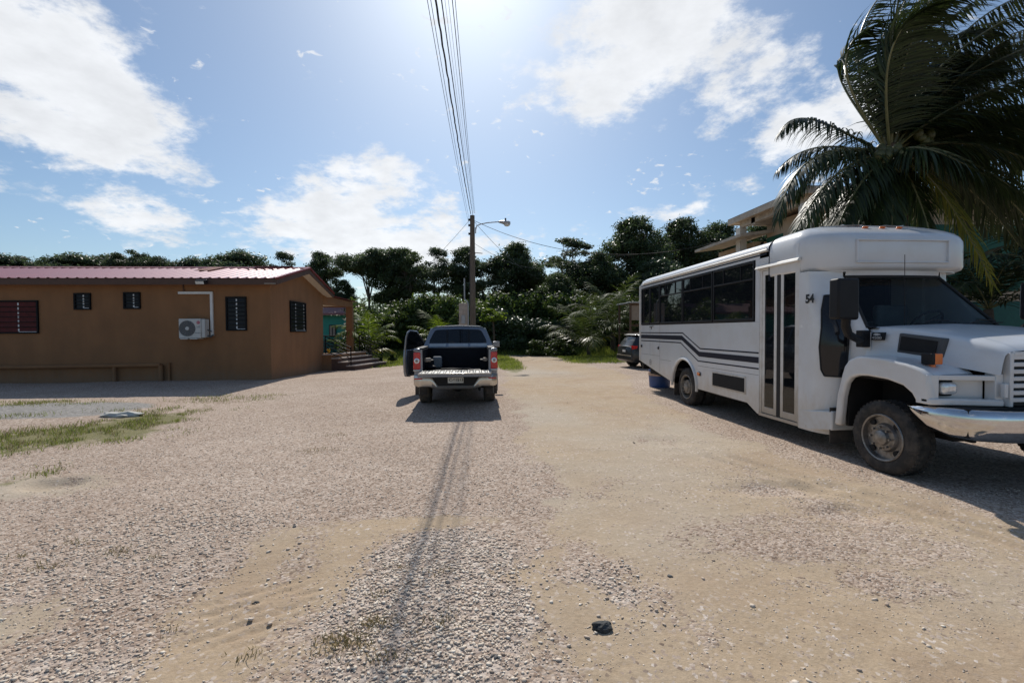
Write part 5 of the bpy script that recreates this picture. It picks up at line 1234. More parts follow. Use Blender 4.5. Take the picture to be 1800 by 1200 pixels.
for (y0, y1, ) in ((YC+1.0, YC+1.02), (YC+1.5, YW+.24), (YC+.30, YC+.27)):
    m.tube([(XT-gx(1.22)-.0, y1, 1.22), (XT-.655, y0, 1.69)], .035, 8)
m.tube([(XT-.655, YC+.25, 1.70), (XT-.655, YC+1.5, 1.68)], .03, 8); mt(m); m.build('pillar', 'truck_paint', tk)
m = MB()
for x in (-.38, .38): m.box(XT+x-.22, XT+x+.22, YC+1.0, YC+1.14, .9, 1.42); m.box(XT+x-.12, XT+x+.12, YC+1.02, YC+1.10, 1.42, 1.60)
m.build('seat', 'interior_dark', tk, bevel=.04)
# driver door swung open
hy, ang = YC+1.62, math.radians(27)
hp = Vector((XL+.02, hy, 0)); dv = Vector((-math.sin(ang), -math.cos(ang), 0)); dn = Vector((-math.cos(ang), math.sin(ang), 0))
def DP(l, z, o=0): return hp+dv*l+dn*o+Vector((0, 0, z))
m = MB(); m.prism([DP(0, .50), DP(1.02, .47), DP(1.06, .60), DP(1.08, .9), DP(1.04, 1.17), DP(0, 1.17)], dn*.10); do = m.build('open_door', 'truck_paint', tk, bevel=.025, seg=3)
m = MB(); m.prism([DP(.03, .53, -.025), DP(.96, .52, -.025), DP(1.0, .9, -.025), DP(.97, 1.15, -.025), DP(.03, 1.15, -.025)], dn*.024); m.build('door_lining', 'interior_dark', do, bevel=.01)
m = MB(); top_ = [DP(-.02, 1.17, .05), DP(.18, 1.32, .035), DP(.42, 1.52, .01), DP(.62, 1.635, -.01), DP(.92, 1.655, -.015), DP(1.0, 1.60, -.01), DP(1.03, 1.45, .02), DP(1.04, 1.17, .05)]
m.tube(top_, .026, 8); m.build('window_frame', 'truck_paint', do)
m = MB(); k = len(top_); m.prism([p+Vector((0, 0, -.01)) for p in top_], dn*.004); m.build('door_glass', 'truck_glass', do, smooth=0)
m = MB(); m.tube([DP(1.03, 1.60, -.02), DP(1.06, 1.45, .0), DP(1.085, 1.1, .01), DP(1.11, .9, .01), DP(1.085, .62, .01), DP(1.03, .49, .01), DP(.9, .475, 0)], .012, 6); m.build('door_seal', 'pale_panel', do)
m = MB(); m.obox(DP(.10, 1.28, .20), (.20, .10, .15), Matrix.Rotation(-ang*.4, 3, 'Z')); m.tube([DP(.08, 1.22, .08), DP(.1, 1.24, .18)], .025, 8); m.build('door_mirror', 'chrome', do, bevel=.03, seg=3)
m = MB(); m.obox((XT+HW+.12, YC+1.65, 1.27), (.20, .09, .15)); m.tube([(XT+HW-.02, YC+1.67, 1.2), (XT+HW+.1, YC+1.66, 1.23)], .025, 8); m.build('wing_mirror', 'truck_paint', tk, bevel=.03, seg=3)
# wheels, flaps, underside
for s in (-1, 1):
    for yy in (YB+.98, YC+2.62):
        wheel(tk, XT+s*(HW-.03), yy, .355, s, .365, .25, .21, 'tyre_dusty', 'rim_dusty', 6)
    m = MB(); secs = []
    for a in range(-8, 189, 14):
        q = math.radians(a); secs.append([(XT+s*(HW-.02), YB+.98+.42*math.cos(q), .36+.42*math.sin(q)), (XT+s*(HW+.035), YB+.98+.44*math.cos(q), .36+.44*math.sin(q)), (XT+s*(HW+.0), YB+.98+.50*math.cos(q), .36+.50*math.sin(q))])
    m.loft(secs); m.build('wheel_arch', 'truck_paint', tk, smooth=60)
    m = MB(); m.box(*sorted((XT+s*(HW+.005), XT+s*(HW-.25))), YB+.30, YB+.312, .26, .56); m.build('mud_flap', 'mud_flap', tk)
    m = MB(); m.box(*sorted((XT+s*(HW-.075), XT+s*(HW-.085))), YB+.29, YB+.299, .28, .46); m.build('flap_stay', 'rim_dusty', tk)
m = MB(); m.box(XT-.55, XT+.55, YB+.1, YH+.9, .42, .70); m.box(XT-.4, XT+.4, YB-.02, YB+.1, .50, .62); m.cyl((XT-.6, YB+.98, .36), (XT+.6, YB+.98, .36), .05); m.ell((XT, YB+.98, .36), (.14, .14, .13)); m.tube([(XT+.5, YB+.6, .4), (XT+.5, YB+.1, .38)], .03, 8); m.ell((XT+.05, YB+.5, .42), (.3, .3, .09)); m.build('chassis', 'underbody', tk)
m = MB(); m.obox((XT-.46, YB+.95, .93), (.20, .28, .26)); o = m.build('plastic_crate', 'interior_grey', bevel=.03); tag(o, 'dark grey plastic box lying in the open pickup bed', 'box')
m = MB(); m.ell((XT-.56, YB+.52, .84), (.11, .08, .05), 14, 8); m.tube([(XT-.35, YB+.5, .80), (XT-.1, YB+.62, .80), (XT+.15, YB+.45, .80), (XT+.3, YB+.6, .80)], .015, 8); o = m.build('cloth_bundle', 'truck_dark'); tag(o, 'dark bundle of cloth and rope on the pickup bed floor', 'bundle')

# ------------------------------------------------------------------ dark car beyond the bus (built along local +y, then turned)
cr = thing('parked_car', (6.42, 19.3, 0), 'dark grey hatchback car parked beyond the back of the bus', 'car', rz=-math.radians(86))
W = .90
def cs(y, zt, zs, w, wt, zb=.28):
    return [(-w+.06, y, zb), (-w, y, zb+.12), (-w-.01, y, .62), (-w+.02, y, zs-.05), (-w+.05, y, zs), (-wt-.02, y, zt-.07), (-wt+.08, y, zt), (0, y, zt+.02), (wt-.08, y, zt), (wt+.02, y, zt-.07), (w-.05, y, zs), (w-.02, y, zs-.05), (w+.01, y, .62), (w, y, zb+.12), (w-.06, y, zb)]
m = MB(); m.loft([cs(.06, 1.0, .95, .78, .74, .36), cs(.12, 1.04, .98, .86, .78, .30), cs(.22, 1.22, .99, .89, .72), cs(.42, 1.47, 1.0, .9, .66), cs(.7, 1.58, 1.0, .9, .64), cs(1.8, 1.60, 1.0, .9, .64), cs(2.5, 1.52, 1.0, .9, .64), cs(3.25, 1.08, 1.0, .9, .74), cs(4.1, .98, .93, .88, .72), cs(4.4, .80, .76, .80, .66)], True, True)
m.build('body', 'suv_paint', cr, smooth=45)
m = MB(); m.loft([[(x, .075+.0*x-.0, z) for x in (-.78, -.4, 0, .4, .78)] for z in (0,)] if 0 else [[(-.70, .17, 1.10), (0, .14, 1.10), (.70, .17, 1.10)], [(-.60, .39, 1.44), (0, .36, 1.46), (.60, .39, 1.44)]]); m.build('rear_window', 'truck_glass', cr)
m = MB(); m.prism([(-.66, .32, 1.50), (.66, .32, 1.50), (.64, .55, 1.56), (-.64, .55, 1.56)], (0, 0, .03)); m.build('spoiler', 'suv_paint', cr, bevel=.01)
m = MB(); m.prism([(-.86, .02, .38), (.86, .02, .38), (.88, .05, .58), (-.88, .05, .58)], (0, .16, 0)); m.build('rear_bumper', 'suv_paint', cr, bevel=.03, seg=3)
m = MB(); m.box(-.80, .80, .03, .06, .585, .61); m.build('bumper_trim', 'chrome_dusty', cr)
for s in (-1, 1):
    m = MB(); m.prism([(s*.50, .07, .90), (s*.86, .10, .88), (s*.92, .34, .92), (s*.91, .34, 1.02), (s*.84, .13, 1.05), (s*.50, .10, 1.03)], (0, .0, .004)); 
    m = MB(); m.loft([[(s*.48, .075, .90), (s*.84, .085, .88), (s*.915, .30, .93)], [(s*.48, .10, 1.04), (s*.84, .125, 1.06), (s*.905, .34, 1.04)]]); m.build('tail_lamp', 'red_lens', cr)
    m = MB(); m.prism([(s*.895, .55, 1.05), (s*.895, 1.45, 1.05), (s*.70, 1.40, 1.48), (s*.70, .75, 1.47)], (s*.006, 0, 0)); m.prism([(s*.895, 1.52, 1.05), (s*.895, 2.9, 1.05), (s*.70, 2.35, 1.48), (s*.70, 1.52, 1.48)], (s*.006, 0, 0)); m.build('side_window', 'black_gloss', cr)
    for yy in (.85, 3.45): wheel(cr, s*.90, yy, .32, s, .325, .2, .21, 'tyre', 'rim_steel', 5)
m = MB(); m.box(-.17, .17, .055, .065, .74, .85); m.build('number_plate', 'plate_white', cr)
m = MB(); m.ell((0, .11, 1.045), (.05, .01, .03), 12, 6); m.build('round_emblem', 'chrome', cr)
m = MB(); m.obox((-.1, .2, 1.23), (.5, .01, .012), Matrix.Rotation(.25, 3, 'Y')); m.build('rear_wiper', 'black_plastic', cr)

cr.scale = (.93, .93, .93)
# ------------------------------------------------------------------ kiosk-like box, barrel
kk = thing('timber_kiosk', (9.3, 25.5, 0), 'narrow brown framed kiosk with an open shelf rising behind the dark car', 'kiosk')
p0 = atY(1106.5, 587, 25).x; m = MB(); zt = atY(1110, 533, 25).z
m.box(p0, p0+.10, 24.95, 25.05, 0, zt); m.box(p0+1.6, p0+1.7, 24.95, 25.05, 0, zt); m.box(p0, p0+.1, 26.9, 27, 0, zt); m.box(p0+1.6, p0+1.7, 26.9, 27, 0, zt); m.box(p0+.101, p0+1.599, 24.96, 25.04, zt-.12, zt-.002); m.build('frame', 'brown_timber', kk)
m = MB(); m.box(p0+.11, p0+1.59, 25.0, 25.03, zt-.95, zt-.125); m.build('panel', 'pale_panel', kk)
m = MB(); m.box(p0+.11, p0+1.59, 25.06, 26.8, 1.42, 1.48); m.box(p0+.11, p0+1.59, 25.06, 25.1, .1, .9)
for k in range(3): m.box(p0+.11, p0+1.59, 25.6, 25.64, 1.0+.42*k, 1.12+.42*k)
m.build('shelf', 'brown_timber', kk)
m = MB(); m.box(p0-.05, p0+1.8, 24.8, 27.2, zt+.002, zt+.07); m.build('roof', 'lamp_grey', kk, bevel=.01)
bc = Vector((5.32, 12.72, float(gh(5.32, 12.72)))); m = MB()
m.lathe([(.0001, .02), (.26, .02), (.275, 0), (.285, .03), (.300, .30), (.31, .33), (.302, .36), (.312, .62), (.322, .65), (.31, .68), (.308, .88), (.29, .90), (.285, .5), (.0001, .5)], bc, (0, 0, 1), 40)
o = m.build('barrel', 'barrel_blue', smooth=50); tag(o, 'blue plastic barrel standing behind the rear corner of the bus', 'barrel')
m = MB(); m.lathe([(.304, .33), (.3125, .345), (.3125, .45), (.309, .455)], bc, (0, 0, 1), 40); bb = m.build('paint_band', 'barrel_band', smooth=50)
bb.parent = o

# ------------------------------------------------------------------ utility pole, wires, meter pillar
PB = Vector((atY(831, 560, 24.7).x, 24.7, -.1)); ztop = atY(832, 375, 24.7).z
pole = thing('utility_pole', PB, 'tall weathered wooden utility pole with a street lamp arm behind the pickup', 'utility pole')
m = MB(); m.tube([PB+Vector((0, 0, 0)), PB+Vector((.01, 0, 4)), PB+Vector((.02, 0, ztop-.02)), ], [.17, .15, .125], 16); m.build('pole', 'wood_pole', pole)
arm0 = atY(836, 405, 24.6); arm1 = atY(838, 397, 24.5); arm2 = atY(858, 391.5, 24.3); arm3 = atY(876, 390, 24.2)
m = MB(); m.tube([arm0, arm1, atY(845, 394, 24.45), arm2, arm3], .028, 8); m.obox(arm0, (.06, .1, .3)); la = m.build('lamp_arm', 'lamp_grey', pole)
L0 = arm3; Lx = Vector((atY(897, 391, 24.2).x-arm3.x, 0, -.02))
m = MB(); secs = []
for t, w_, hh, dz in ((0, .04, .04, 0), (.1, .07, .06, .0), (.35, .11, .09, -.01), (.6, .17, .12, -.03), (.85, .17, .12, -.04), (1, .08, .07, -.03)):
    c = L0+Lx*t+Vector((0, 0, dz)); secs.append([c+Vector((0, w_*math.cos(q), hh*math.sin(q))) for q in [2*math.pi*k/14 for k in range(14)]])
m.loft(secs, True, True); lh = m.build('lamp_head', 'lamp_grey', la, smooth=50)
m = MB(); m.ell(L0+Lx*.72+Vector((0, 0, -.12)), (.17, .14, .10), 16, 8); m.build('lamp_lens', 'lamp_lens', lh)
m = MB(); c = L0+Lx*.6+Vector((0, 0, .08)); m.cyl(c, c+Vector((0, 0, .13)), .045, .045, 10); m.build('photocell', 'cable_grey', lh)
m = MB()
for z in (ztop-.25, ztop-.55, ztop-1.0): m.obox(PB+Vector((-.14, -.02, z)), (.12, .08, .10))
m.tube([PB+Vector((.13, 0, ztop-2.0)), PB+Vector((.55, -.05, ztop-2.05))], .02, 6); m.tube([PB+Vector((-.15, -.03, ztop-1.9)), PB+Vector((-.16, -.02, 2.5))], .02, 6); m.build('bracket', 'cable_black', pole)
def wire(a, b, sag, r, name, label, mat_='cable_black', n=40, wob=0.0, seed=0, cat='cable', group='overhead cables running along the lane'):
    rng = random.Random(seed); a, b = Vector(a), Vector(b); pts = []
    for k in range(n+1):
        t = k/n; p = a.lerp(b, t); p.z -= 4*sag*t*(1-t)
        if wob: p += Vector((rng.uniform(-wob, wob), 0, rng.uniform(-wob, wob)))
        pts.append(p)
    m = MB(); m.tube(pts, r, 6); o = m.build(name, mat_, smooth=60); tag(o, label, cat, group); return o
specs = [ # x px on the top edge, attach dx, attach z, radius, material
    (751, -.16, ztop-.62, .005, 'leftmost thin cable at the top of the picture running to the pole', 'cable_black', 0),
    (757, -.12, ztop-.45, .005, 'second cable from the left edge of the overhead bundle', 'cable_black', 0),
    (766, -.06, ztop-.05, .017, 'thick twisted black cable in the overhead bundle', 'cable_black', .007),
    (776, .05, ztop-.10, .010, 'straight black cable right beside the thick twisted one', 'cable_black', 0),
    (782, .05, ztop-.02, .003, 'faint thin cable left of centre among the overhead wires', 'cable_grey', 0),
    (788, .09, ztop+.02, .003, 'faint thin cable just left of the dark right hand pair', 'cable_grey', 0),
    (795, .13, ztop+.0, .007, 'darker cable of the right hand pair overhead', 'cable_black', 0),
    (800, .17, ztop-.02, .005, 'rightmost thin cable of the overhead bundle', 'cable_black', 0)]
for i, (px, dx, za, r, lab, mt_, wb) in enumerate(specs):
    A = Vector((PB.x+dx, 24.65, za)); d = ray(px, 0)
    # the wire crosses the top edge of the picture at Yt; far end is a pole behind the camera at Y = -26
    zb = za+.0; Bx = 0; sag = 1.35+.06*(i % 3); Ye = -26
    Yt = 8.5
    for _ in range(20):
        t = (24.65-Yt)/(24.65-Ye); z = za-4*sag*t*(1-t); Yt = (z-CAM_H)/d.z*d.y
    xt = d.x/d.y*Yt; Bx = A.x+(xt-A.x)/((24.65-Yt)/(24.65-Ye))
    wire(A, (Bx, Ye, zb), sag, r, 'overhead_cable', lab, mt_, 70 if not wb else 260, wb, i)
wire((PB.x+.12, 24.6, atY(838, 388, 24.6).z), (11.4, 20.8, 5.75), 1.1, .012, 'service_cable', 'cable slanting down from the pole to the two storey house', group='service cables')
wire((PB.x-.1, 24.7, atY(827, 386, 24.7).z), atY(690, 520, 40), .3, .010, 'service_cable', 'thin cable slanting down left from the pole towards the trees', 'cable_grey', group='service cables')
wire((PB.x+.1, 24.7, atY(842, 389, 24.7).z), atY(985, 500, 44), .9, .010, 'service_cable', 'thin cable dropping right from the pole under the street lamp', 'cable_grey', group='service cables')
wire((PB.x+.12, 24.7, atY(838, 428, 24.7).z), atY(960, 470, 40), .5, .009, 'service_cable', 'low thin cable leaving the middle of the pole to the right', 'cable_grey', group='service cables')
mp = thing('meter_pillar', (-.7, 23.3, 0), 'concrete block meter pillar with conduit beside the utility pole', 'pillar')
a = atY(807, 560, 23.3).x; c = atY(822, 560, 23.3).x; zt = atY(814, 533, 23.3).z
m = MB(); z = -.1; k = 0
while z < zt-.02:
    z2 = min(z+.20, zt)
    if k % 2: m.box(a, a+(c-a)*.48, 23.2, 23.6, z+.008, z2-.002); m.box(a+(c-a)*.52, c, 23.2, 23.6, z+.008, z2-.002)
    else: m.box(a, c, 23.2, 23.6, z+.008, z2-.002)
    z = z2; k += 1
m.build('block', 'block_grey', mp, bevel=.008); m = MB(); m.box(a+.01, c-.01, 23.21, 23.59, -.1, zt-.02); m.build('mortar', 'mortar', mp)
m = MB(); m.box(a+.12, c-.12, 23.14, 23.199, zt-1.05, zt-.62); m.build('meter_box', 'pipe_grey', mp, bevel=.01)
m = MB(); q = atY(816.5, 520, 23.15); m.tube([(c+.03, 23.15, .1), (c+.03, 23.15, zt-.1), (c-.0, 23.15, zt+.08), (q.x, 23.15, zt+.2), (q.x, 23.15, atY(816, 489, 23.15).z)], .035, 10); m.build('conduit', 'pipe_grey', mp)

# ------------------------------------------------------------------ vegetation
def leaves(cl, n_per, size, seed, up=.35, shell=.55):
    """diamond leaves over ellipsoid clumps. cl: list of (x, y, z, rx, ry, rz)"""
    rng = np.random.default_rng(seed); cl = np.array(cl, dtype=float)
    vol = (cl[:, 3]*cl[:, 4]*cl[:, 5])**(2/3); cnt = np.maximum(12, (n_per*vol/vol.mean())).astype(int)
    idx = np.repeat(np.arange(len(cl)), cnt); n = len(idx)
    d = rng.normal(size=(n, 3)); d /= np.linalg.norm(d, axis=1)[:, None]
    r = .25+.75*rng.random(n)**.5; r *= 1+.7*rng.random(n)**3
    lump = 1+.38*np.sin(d[:, 0]*5+idx*1.7)*np.sin(d[:, 1]*6+idx)*np.cos(d[:, 2]*5+idx*.6)
    p = cl[idx, :3]+d*cl[idx, 3:]*(r*lump)[:, None]
    nrm = d*.6+rng.normal(size=(n, 3))*.65+np.array([0, 0, up]); nrm /= np.linalg.norm(nrm, axis=1)[:, None]
    a = np.cross(nrm, rng.normal(size=(n, 3))); a /= np.linalg.norm(a, axis=1)[:, None]; b = np.cross(nrm, a)
    s = size*rng.uniform(.65, 1.3, n)[:, None]
    v = np.stack([p-a*s, p+b*s*.42+nrm*s*.1, p+a*s, p-b*s*.42+nrm*s*.1], 1).reshape(-1, 3)
    f = np.arange(n*4).reshape(-1, 4)
    t = np.clip(.5*rng.random(n)+.5*(.5+.5*np.sin(idx*12.9898)), 0, 1)
    return v, f, np.repeat(t, 4)
def limb_tree(name, H, seed, crown_w, clumps, base_f=.35, clump_r=(.7, 1.25), flat=.62, leaf=.17, n_per=330, material='leaf_dark', trunk_r=.16, umbrella=False, open_=0.0, bark='bark_grey'):
    """tapered trunk, limbs that reach every clump, leaf clumps; returns the root empty (at the origin)"""
    rng = random.Random(seed)
    root = thing(name, (0, 0, 0), None, None)
    cl = []; m = MB()
    lean = Vector((rng.uniform(-.4, .4), rng.uniform(-.3, .3), 0)); fork = Vector((lean.x*.5, lean.y*.5, H*base_f))
    m.tube([(0, 0, -.3), (lean.x*.2, lean.y*.2, H*base_f*.5), fork], [trunk_r*1.25, trunk_r, trunk_r*.85], 8)
    mains = []
    for k in range(6):
        a = 2*math.pi*(k+rng.random()*.6)/6; rr = crown_w*rng.uniform(.2, .62) if k else 0.0
        e = Vector((math.cos(a)*rr+lean.x, math.sin(a)*rr*.9+lean.y, H*rng.uniform(.68, .86)))
        mid = fork.lerp(e, .5)+Vector((rng.uniform(-.3, .3), rng.uniform(-.3, .3), rng.uniform(-.2, .3)))
        m.tube([fork, mid, e], [trunk_r*.6, trunk_r*.42, trunk_r*.25], 6); mains.append((fork, mid, e))
    for k in range(clumps):
        a = rng.random()*2*math.pi; t = rng.random()
        if umbrella: z = H*rng.uniform(.78, .96); rr = crown_w*math.sqrt(rng.random())*(1.05)
        else:
            zf = rng.random(); z = H*(base_f+.08+(.98-base_f-.08)*zf); env = math.sin(math.pi*min(1, .18+.80*zf))**.6
            rr = crown_w*env*math.sqrt(rng.random())*rng.uniform(.75, 1.12)
        if z > H*.90 and rr > crown_w*.42: z = H*rng.uniform(.72, .88)
        r = rng.uniform(*clump_r)*(1-.25*(z/H > .85))
        c = Vector((math.cos(a)*rr+lean.x, math.sin(a)*rr+lean.y, z-r*flat*.6))
        cl.append((c.x, c.y, c.z, r, r, r*flat))
        best = min(mains, key=lambda q: (q[2]-c).length); s = best[1].lerp(best[2], rng.uniform(.2, 1))
        md = s.lerp(c, .5)+Vector((rng.uniform(-.2, .2), rng.uniform(-.2, .2), rng.uniform(-.1, .25))); m.tube([s, md, c], [trunk_r*.26, trunk_r*.18, trunk_r*.08], 5)
    m.build('trunk', bark, root, smooth=60, fixn=False)
    v, f, t = leaves(cl, n_per, leaf, seed)
    fast_mesh('crown', v, f, material, t, parent=root)
    return root
def place(proto, px, top, Y, H0, sx=1.0, label='', used={}, group=None, cat='tree', rz=None, zb=0.0, width=None):
    c = atY(px, 600, Y); zt = atY(px, top, Y).z; k = (zt-zb)/H0
    sc = (k*sx, k*sx, k); rz = random.Random(int(px*7+Y)).uniform(0, 6.28) if rz is None else rz
    if id(proto) not in used and not proto.get('placed'):
        proto['placed'] = 1; o = proto; o.location = (c.x, Y, zb); o.scale = sc; o.rotation_euler = (0, 0, rz); o['label'] = label; o['category'] = cat
        if group: o['group'] = group
    else:
        o = copy_tree(proto, (c.x, Y, zb), None, label, sc, rz, group); o['category'] = cat
        if group: o['group'] = group
    return o
tA = limb_tree('tree', 11, 11, 2.7, 78, .40, (.5, 1.0), .62, .12, 420, 'leaf_dark')
tB = limb_tree('tree', 11, 23, 2.6, 50, .44, (.42, .9), .6, .12, 380, 'leaf_dark', .14)
tC = limb_tree('tree', 12, 37, 3.6, 130, .18, (.6, 1.15), .7, .13, 430, 'leaf_dark', .2)
tD = limb_tree('tree', 11, 41, 3.0, 60, .45, (.5, 1.0), .5, .13, 380, 'leaf_far', .15, True)
tE = limb_tree('tree', 10, 59, 3.2, 95, .18, (.6, 1.1), .7, .14, 400, 'leaf_far', .16)
tF = limb_tree('tree', 11, 67, 2.1, 44, .34, (.35, .75), .55, .11, 260, 'leaf_far', .11)
GT = 'tall trees of the thicket behind the yard'
for (pr, px, top, Y, H0, sx, lab) in (
    (tE, 10, 444, 62, 10, 1.5, 'tree at the far left edge rising above the red roof'),
    (tD, 62, 447, 66, 11, 1.3, 'flat topped tree above the left end of the red roof'),
    (tE, 105, 450, 64, 10, 1.3, 'low rounded tree beside the flat topped tree over the roof'),
    (tE, 150, 444, 62, 10, 1.5, 'broad dark tree above the two small square windows of the brown house'),
    (tE, 195, 446, 66, 10, 1.25, 'rounded tree left of the umbrella shaped tree'),
    (tD, 251, 432, 60, 11, .85, 'umbrella shaped tree standing highest above the red roof'),
    (tE, 296, 459, 72, 10, 1.0, 'lowest small tree crown peeping over the red roof'),
    (tE, 352, 450, 64, 10, 1.1, 'tree right of the low gap over the red roof'),
    (tE, 385, 446, 60, 10, 1.1, 'tree above the air conditioner side of the roof'),
    (tE, 436, 438, 62, 10, 1.25, 'wide dark tree above the roof patch'),
    (tF, 493, 436, 58, 11, 1.0, 'narrow tree just left of the gable ridge'),
    (tB, 572, 440, 46, 11, .80, 'open branched tree right above the house gable'),
    (tB, 600, 490, 42, 11, .9, 'lower tree behind the porch corner'),
    (tD, 650, 428, 44, 11, .95, 'leftmost spreading tree of the clump left of the pole'),
    (tA, 690, 434, 43, 11, .95, 'dense middle tree of the clump left of the pole'),
    (tB, 722, 434, 42, 11, .85, 'tree in the right half of the clump left of the pole'),
    (tF, 762, 428, 42, 11, 1.0, 'slender leaning tree with bare trunk left of the pole'),
    (tB, 812, 432, 42, 11, .9, 'tree crown directly left behind the utility pole'),
    (tF, 848, 456, 41, 11, 1.3, 'small tree crown directly right behind the utility pole'),
    (tA, 905, 424, 41, 11, 1.0, 'dense upright tree between the pole and the pale open tree'),
    (tB, 942, 462, 42, 11, .9, 'low dark tree filling the dip beside the dense upright tree'),
    (tF, 1000, 410, 44, 11, 1.7, 'pale open crowned tree left of the tallest tree'),
    (tC, 1118, 376, 43, 12, .92, 'tallest broad tree of the thicket above the rear of the bus'),
    (tA, 1050, 440, 40, 11, 1.0, 'mid height tree in front of the left flank of the tallest tree'),
    (tC, 1200, 378, 45, 12, .80, 'second tall tree right of the tallest tree'),
    (tA, 1262, 388, 46, 11, 1.0, 'rightmost tall tree left of the two storey house'),
    (tE, 1160, 450, 38, 10, 1.2, 'lower bushy tree under the two tallest ones'),
    (tC, 1330, 392, 52, 12, .9, 'tree mostly hidden behind the two storey house'),
    (tA, 980, 478, 37, 11, 1.1, 'low bushy tree below the pale open crowned tree'),
    (tC, 1790, 420, 30, 12, .9, 'dark tree at the right edge beyond the coconut palm')):
    place(pr, px, top, Y, H0, sx, lab, group=GT)

def bush(name, H, seed, w, clumps, leaf, n_per, material, fl=.8, r=(.4, .75)):
    rng = random.Random(seed); root = thing(name, (0, 0, 0), None, None); cl = []; m = MB()
    for k in range(clumps):
        a = rng.random()*2*math.pi; zf = rng.random(); rr = w*math.sqrt(rng.random())*(1.05-.55*zf); q = rng.uniform(*r); z = max(.25, H*zf-q*fl)
        cl.append((math.cos(a)*rr, math.sin(a)*rr, z, q, q, q*fl)); m.tube([(rng.uniform(-.2, .2), rng.uniform(-.2, .2), -.1), (math.cos(a)*rr*.5, math.sin(a)*rr*.5, z*.6), (math.cos(a)*rr, math.sin(a)*rr, z)], [.04, .03, .012], 5)
    m.build('stem', 'bark_grey', root, smooth=60, fixn=False); v, f, t = leaves(cl, n_per, leaf, seed, .3, .4); fast_mesh('foliage', v, f, material, t, parent=root); return root
bA = bush('shrub', 3.6, 5, 1.7, 30, .13, 420, 'leaf_mid')
bB = bush('shrub', 3.4, 6, 1.8, 30, .11, 520, 'leaf_gloss')
bC = bush('shrub', 1.2, 7, .8, 14, .07, 260, 'leaf_mid', r=(.2, .4))
GS = 'shrubs at the foot of the thicket'
for (pr, px, top, Y, H0, sx, lab) in (
    (bA, 640, 560, 33, 3.6, 1.0, 'light green shrub just right of the porch column'),
    (bB, 672, 560, 35, 3.4, 1.0, 'dark shrub behind the young palm left of the pickup'),
    (bA, 712, 528, 35, 3.6, .8, 'tall light green shrub above the open pickup door'),
    (bA, 752, 515, 34, 3.6, .8, 'bright green shrub over the left side of the pickup roof'),
    (bA, 792, 520, 33, 3.6, .8, 'bright shrub directly left of the block pillar'),
    (bB, 868, 540, 33, 3.4, .9, 'dark glossy shrub right of the utility pole'),
    (bA, 885, 515, 36, 3.6, .9, 'light green shrub top right of the utility pole'),
    (bB, 905, 555, 32, 3.4, 1.0, 'glossy sea grape shrub beyond the right side of the pickup'),
    (bA, 938, 512, 36, 3.6, .9, 'lime green shrub above the glossy hedge'),
    (bB, 945, 560, 32, 3.4, 1.1, 'glossy dark shrub in the middle of the hedge over the lane end'),
    (bA, 985, 515, 35, 3.6, .9, 'bright shrub left of the young coconut palm by the hedge'),
    (bB, 985, 565, 33, 3.4, 1.0, 'glossy shrub beside the drooping palm frond'),
    (bA, 1015, 520, 35, 3.6, .9, 'green shrub behind the young palm at the lane end'),
    (bB, 1065, 560, 34, 3.4, 1.0, 'dark shrub between the young palm and the dark car'),
    (bA, 1095, 520, 36, 3.6, 1.0, 'green shrub above the kiosk beyond the bus'),
    (bB, 1110, 560, 33, 3.4, .9, 'dark shrub behind the kiosk'),
    (bC, 940, 597, 29.5, 1.2, 1.2, 'small leafy bush at the edge of the grass verge'),
    (bC, 975, 595, 29, 1.2, 1.3, 'round low bush right of the small leafy bush on the verge'),
    (bC, 1000, 603, 28.5, 1.2, 1.1, 'low bush under the drooping palm frond'),
    (bC, 690, 622, 26, 1.2, 1.1, 'low green plant left of the open pickup door'),
    (bC, 668, 628, 25.5, 1.2, 1.2, 'low green plant right of the porch steps'),
    (bC, 645, 622, 27, 1.2, 1.0, 'small plant at the top of the porch steps')):
    place(pr, px, top, Y, H0, sx, lab, group=GS, cat='shrub')
# dense undergrowth nobody could count
rng = random.Random(77); cl = []
for k in range(420):
    x = rng.uniform(-9.2, 22); y = rng.uniform(33.5, 38.5); q = rng.uniform(.5, .95); hmax = 3.1+1.0*math.sin(x*.55)+.7*math.sin(x*1.3+2); cl.append((x, y, rng.uniform(.2, max(.5, hmax-.3)), q, q, q*.75))
v, f, t = leaves(cl, 330, .13, 78, .3, .35); o = fast_mesh('undergrowth', v, f, 'leaf_mid', t); tag(o, 'dense tangled undergrowth filling the foot of the thicket', 'undergrowth', kind='stuff')
cl = []
for k in range(300):
    x = rng.uniform(-75, 45); y = rng.uniform(48, 62); q = rng.uniform(1.2, 2.2); cl.append((x, y, rng.uniform(.3, 4.6+1.2*math.sin(x*.3)), q, q, q*.7))
v, f, t = leaves(cl, 220, .22, 79, .3, .3); o = fast_mesh('far_undergrowth', v, f, 'leaf_far', t); tag(o, 'far dark wood behind the thicket and the brown house', 'wood', kind='stuff')

